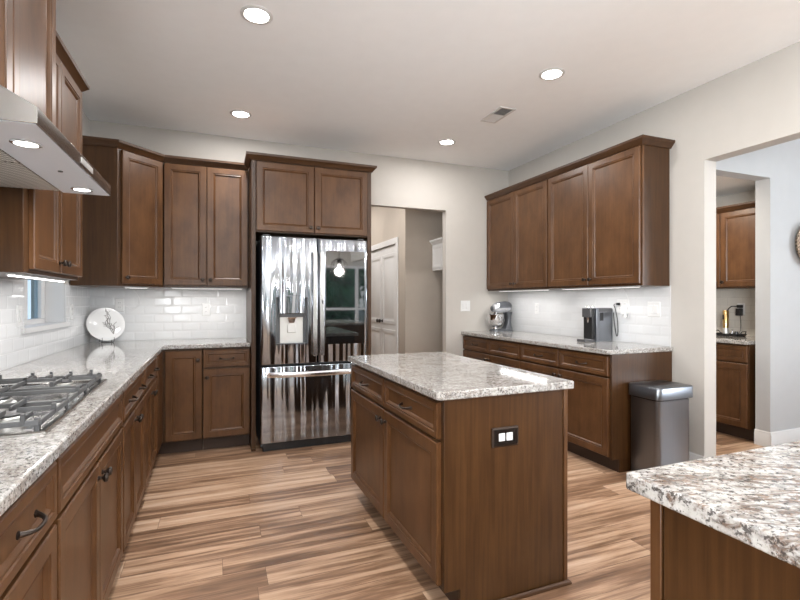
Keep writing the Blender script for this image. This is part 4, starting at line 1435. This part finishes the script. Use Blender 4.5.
# ------------------------------------------------------------------ hall: white wall cabinet
t = thing('hall_wall_cabinet', 'white wall cabinet with crown seen through the doorway', 'cabinet', (2.95, HY - 0.16, 1.66))
hx0 = 2.676
MB().box(hx0, 3.55, 5.27, HY - 0.002, 1.672, 2.03).build('carcass', 'trim', t, 0.003)
MB().rings(face_rings((hx0 - 0.0005, HY - 0.02, 1.70), (0, -1, 0), (-1, 0, 0), 0.28, 0.30, 0.008, 0.04)).build('side_panel', 'trim', t)
for k in range(2):
    d_ = front(t, (hx0 + 0.004 + k * 0.436, 5.2695, 1.68), (1, 0, 0), (0, -1, 0), 0.43, 0.34, 'door', [('k', 0.40 if k == 0 else 0.03, 0.05)], 0.02, 'trim')
m = MB()
sweep(m, [(hx0, HY - 0.003), (hx0, 5.27), (3.55, 5.27)], CROWN, 2.02)
m.build('crown_moulding', 'trim', t, smooth=30)

# ------------------------------------------------------------------ serving pantry beyond the right wall
PX = 4.43
pw = 0.60
t = cab('base_cabinet', 'warm brown base cabinet under the serving pantry counter', (PX, 3.318, 0), RU, RW, pw, 5.06 - PX - 0.003, 0, 0.878,
        [('drawer', 0.01, pw - 0.006, DR0, DR1, [('p', 0.22, 0.072)]), ('door', 0.01, pw - 0.006, DO0, DO1, [('k', 0.04, 0.53)])], toe=0.075)
tag(MB().prism([(4.405, 3.9), (4.405, 2.705), (5.059, 2.705), (5.059, 3.9)], 0.879, 0.914).build('countertop', 'granite', None, 0.006, 3), 'speckled granite counter in the serving pantry', 'countertop')
w_ = 0.86
t = cab('wall_cabinet', 'warm brown wall cabinet with crown in the serving pantry', (4.75, 3.61, 0), RU, RW, w_, 5.06 - 4.75 - 0.009, ZU + 0.006, 2.175, two_doors(w_, 1.412, 2.162, 0.05, 0.01))
m = MB()
sweep(m, [(4.77, 3.61), (4.77, 3.61 - w_), (5.05, 3.61 - w_)], CROWN, 2.168)
m.build('crown_moulding', 'wood_y', t, smooth=30)
tag(MB().box(5.051, 5.0595, 2.70, 3.9, 0.9145, 1.40).build('tile_backsplash', 'tile_warm', smooth=0), 'cream subway tile backsplash in the serving pantry', 'backsplash')
tx, ty = 4.89, 3.17
tr_ = thing('serving_tray', 'black rectangular tray on the pantry counter', 'tray', (tx, ty, 0.9145))
q = [rrect(tx - 0.085 + i, tx + 0.085 - i, ty - 0.125 + i, ty + 0.125 - i, z, 0.02) for i, z in ((0.012, 0.9145), (0, 0.94), (0.004, 0.94), (0.016, 0.919))]
MB().rings(q).build('tray_dish', 'black', tr_)
for s_ in (-1, 1):
    MB().tube([(tx - 0.04, ty + s_ * 0.123, 0.94), (tx - 0.03, ty + s_ * 0.137, 0.965), (tx + 0.03, ty + s_ * 0.137, 0.965), (tx + 0.04, ty + s_ * 0.123, 0.94)], 0.005).build('tray_handle', 'black', tr_)
wo = thing('wine_opener', 'gold electric wine opener standing on the black tray', 'wine opener', (tx - 0.01, ty + 0.035, 0.92))
wx, wy = tx - 0.01, ty + 0.035
MB().lathe((wx, wy, 0.9195), [(0.028, 0), (0.029, 0.01), (0.026, 0.06), (0.0255, 0.075)], n=22).build('clear_collar', 'disp_plate', wo)
MB().lathe((wx, wy, 0.9948), [(0.027, 0), (0.027, 0.175), (0.024, 0.18), (0, 0.18)], n=22).build('grip', 'gold', wo)
MB().box(wx - 0.029, wx - 0.0265, wy + 0.0, wy + 0.014, 1.085, 1.13).build('button', 'black', wo, 0.0005)
t = thing('bottle_stopper', 'small silver bottle stopper on the black tray', 'stopper', (tx - 0.02, ty - 0.035, 0.92))
MB().lathe((tx - 0.02, ty - 0.035, 0.9195), [(0.016, 0), (0.016, 0.012), (0.008, 0.02), (0.008, 0.055), (0.012, 0.06), (0.0, 0.066)], n=16).build('stopper_body', 'chrome', t)
t = thing('foil_cutter', 'small dark foil cutter on the black tray beside the stopper', 'cutter', (tx - 0.02, ty - 0.075, 0.92))
MB().lathe((tx - 0.02, ty - 0.075, 0.9195), [(0.018, 0), (0.02, 0.02), (0.016, 0.045), (0.0, 0.047)], n=16).build('cutter_body', 'dark_grey', t)
wall_plate('power_outlet', 'white outlet holding a black charger on the pantry tile', 'outlet', (5.051, 3.16, 1.19), RU, RW, 0.072, 0.118, 1)
t = thing('phone_charger', 'black charger plugged into the pantry outlet', 'charger', (5.04, 3.16, 1.18))
MB().box(4.995, 5.0415, 3.135, 3.185, 1.12, 1.195).build('charger_body', 'black', t, 0.006)
MB().box(5.012, 5.0415, 3.133, 3.187, 1.2, 1.232).build('upper_plug', 'black', t, 0.006)
cl = [V((5.02, 3.19, 1.215)), V((5.01, 3.24, 1.21)), V((5.0, 3.28, 1.15)), V((4.985, 3.30, 1.06)), V((4.97, 3.29, 0.99)), V((4.945, 3.27, 0.95))]
tag(MB().tube(smoothline(cl), 0.005, 7).build('charger_cord', 'black'), 'black cord curving from the pantry charger down to the tray', 'cord')
cl = [V((5.02, 3.15, 1.118)), V((5.02, 3.145, 1.03)), V((5.0, 3.14, 0.96)), V((4.965, 3.13, 0.95))]
tag(MB().tube(smoothline(cl), 0.003, 6).build('charger_cord', 'dark_grey'), 'thin dark cord hanging straight below the pantry charger', 'cord')

# woven wall basket in the dining room
bk_ = thing('wall_basket', 'round woven brown basket hung on the dining room wall', 'basket', (4.93, 2.549, 1.77))
MB().lathe((4.945, 2.5495, 1.785), [(0.10, 0.002), (0.16, 0.012), (0.195, 0.045), (0.20, 0.05), (0.19, 0.05), (0.155, 0.02), (0.10, 0.010), (0.0, 0.008)], (0, -1, 0), 40).build('woven_bowl', 'basket', bk_, smooth=50)
MB().tube([(4.945 + 0.197 * cos(a), 2.499, 1.785 + 0.197 * sin(a)) for a in [2 * pi * k / 40 for k in range(40)]], 0.005, 8, closed=True).build('rim', 'basket', bk_)

# pendant lamp over the breakfast table place behind the camera (mirrored in the fridge glass)
t = thing('pendant_lamp', 'glass globe pendant lamp behind the camera', 'pendant lamp', (2.3, -1.2, 2.0))
MB().lathe((2.3, -1.2, 2.04), [(0.05, 0), (0.05, 0.06), (0.02, 0.09), (0.006, 0.1), (0.006, 0.78), (0.06, 0.79), (0.06, 0.823)], n=20).build('stem', 'bronze', t)
MB().ball((2.3, -1.2, 1.97), 0.035, 0.035, 0.045).build('bulb', 'lamp', t)
for k in range(6):
    a = pi * k / 6
    MB().tube([(2.3 + 0.17 * cos(a) * cos(q), -1.2 + 0.17 * sin(a) * cos(q), 1.96 + 0.17 * sin(q)) for q in [2 * pi * j / 28 for j in range(28)]], 0.004, 6, closed=True).build('cage_ring', 'bronze', t)
l = bpy.data.lights.new('pendant_light', 'POINT')
l.energy = 25
l.shadow_soft_size = 0.08
l.color = (1, 0.95, 0.88)
lo = bpy.data.objects.new('pendant_light', l)
lo.location = (0, 0, -0.14)
lo.parent = t
col.objects.link(lo)

# ------------------------------------------------------------------ outside, for what the fridge glass mirrors
tag(MB().box(-30, 40, -45, YR - 0.2, -0.35, -0.25).build('lawn', 'grass', smooth=0), 'green lawn outside the rear windows', 'lawn')
bpy.data.objects['lawn']['kind'] = 'structure'


def tree(x, y, h, r, lab, seed):
    rnd = random.Random(seed)
    t = thing('tree', lab, 'tree', (x, y, -0.25))
    MB().lathe((x, y, -0.25), [(0.28, 0), (0.2, 0.5), (0.17, h * 0.5), (0.08, h * 0.85), (0.0, h * 0.9)], n=12).build('trunk', 'bark', t)
    m = MB()
    for k in range(420):
        a, q, zz = rnd.uniform(0, 2 * pi), r * sqrt(rnd.random()), rnd.uniform(0.04, 1.0)
        q *= (1.15 - 0.8 * abs(zz - 0.5))
        p = V((x + q * cos(a), y + q * sin(a), zz * h))
        s_ = rnd.uniform(0.25, 0.7)
        d1 = V((rnd.uniform(-1, 1), rnd.uniform(-1, 1), rnd.uniform(-1, 1))).normalized() * s_
        d2 = d1.orthogonal().normalized() * s_ * 0.6
        m.add([p - d1, p + d2, p + d1, p - d2, p + d1.cross(d2).normalized() * 0.12], [(0, 1, 4), (1, 2, 4), (2, 3, 4), (3, 0, 4)])
    m.build('foliage', 'leaf', t, smooth=0)


TREES = [(0.4, -13, 8, 2.4, 'leafy tree outside between the rear window and patio door'), (3.6, -24, 12, 3.2, 'tall leafy tree outside left of the small white house'),
         (9.6, -27.5, 12, 3.2, 'tall leafy tree outside straight behind the small white house'), (-6.0, -15, 9, 2.8, 'leafy tree outside beyond the wide rear window'),
         (16.5, -27, 12, 3.2, 'far leafy tree outside at the edge of the lawn'), (5.2, -14.0, 6, 1.3, 'young slim leafy tree outside in line with the patio door'),
         (12.5, -19, 9, 2.4, 'bushy tree outside beyond the patio'), (-1.5, -20, 10, 2.9, 'dark leafy tree outside far behind the wide window')]
for i, (x, y, h, r, lab) in enumerate(TREES):
    tree(x, y, h, r * 0.86, lab, i)
hs_ = thing('neighbour_house', 'white house with grey roof outside beyond the patio door', 'house', (7.9, -20, -0.25))
MB().box(7.1, 8.5, -21, -19.6, -0.25, 0.35).build('house_wall', 'siding', hs_)
MB().rings([[(x, y, 0.35), (8.7 if x < 7.5 else 8.7, y, 0.35), (7.8, y, 1.05)] for x, y in ((6.9, -21.2), (6.9, -19.4))]).build('house_roof', 'siding', hs_)
tag(MB().box(-30, -1.35, -20, 40, -0.33, -0.27).build('side_lawn', 'grass', smooth=0), 'green side lawn outside the left window', 'lawn')
bpy.data.objects['side_lawn']['kind'] = 'structure'
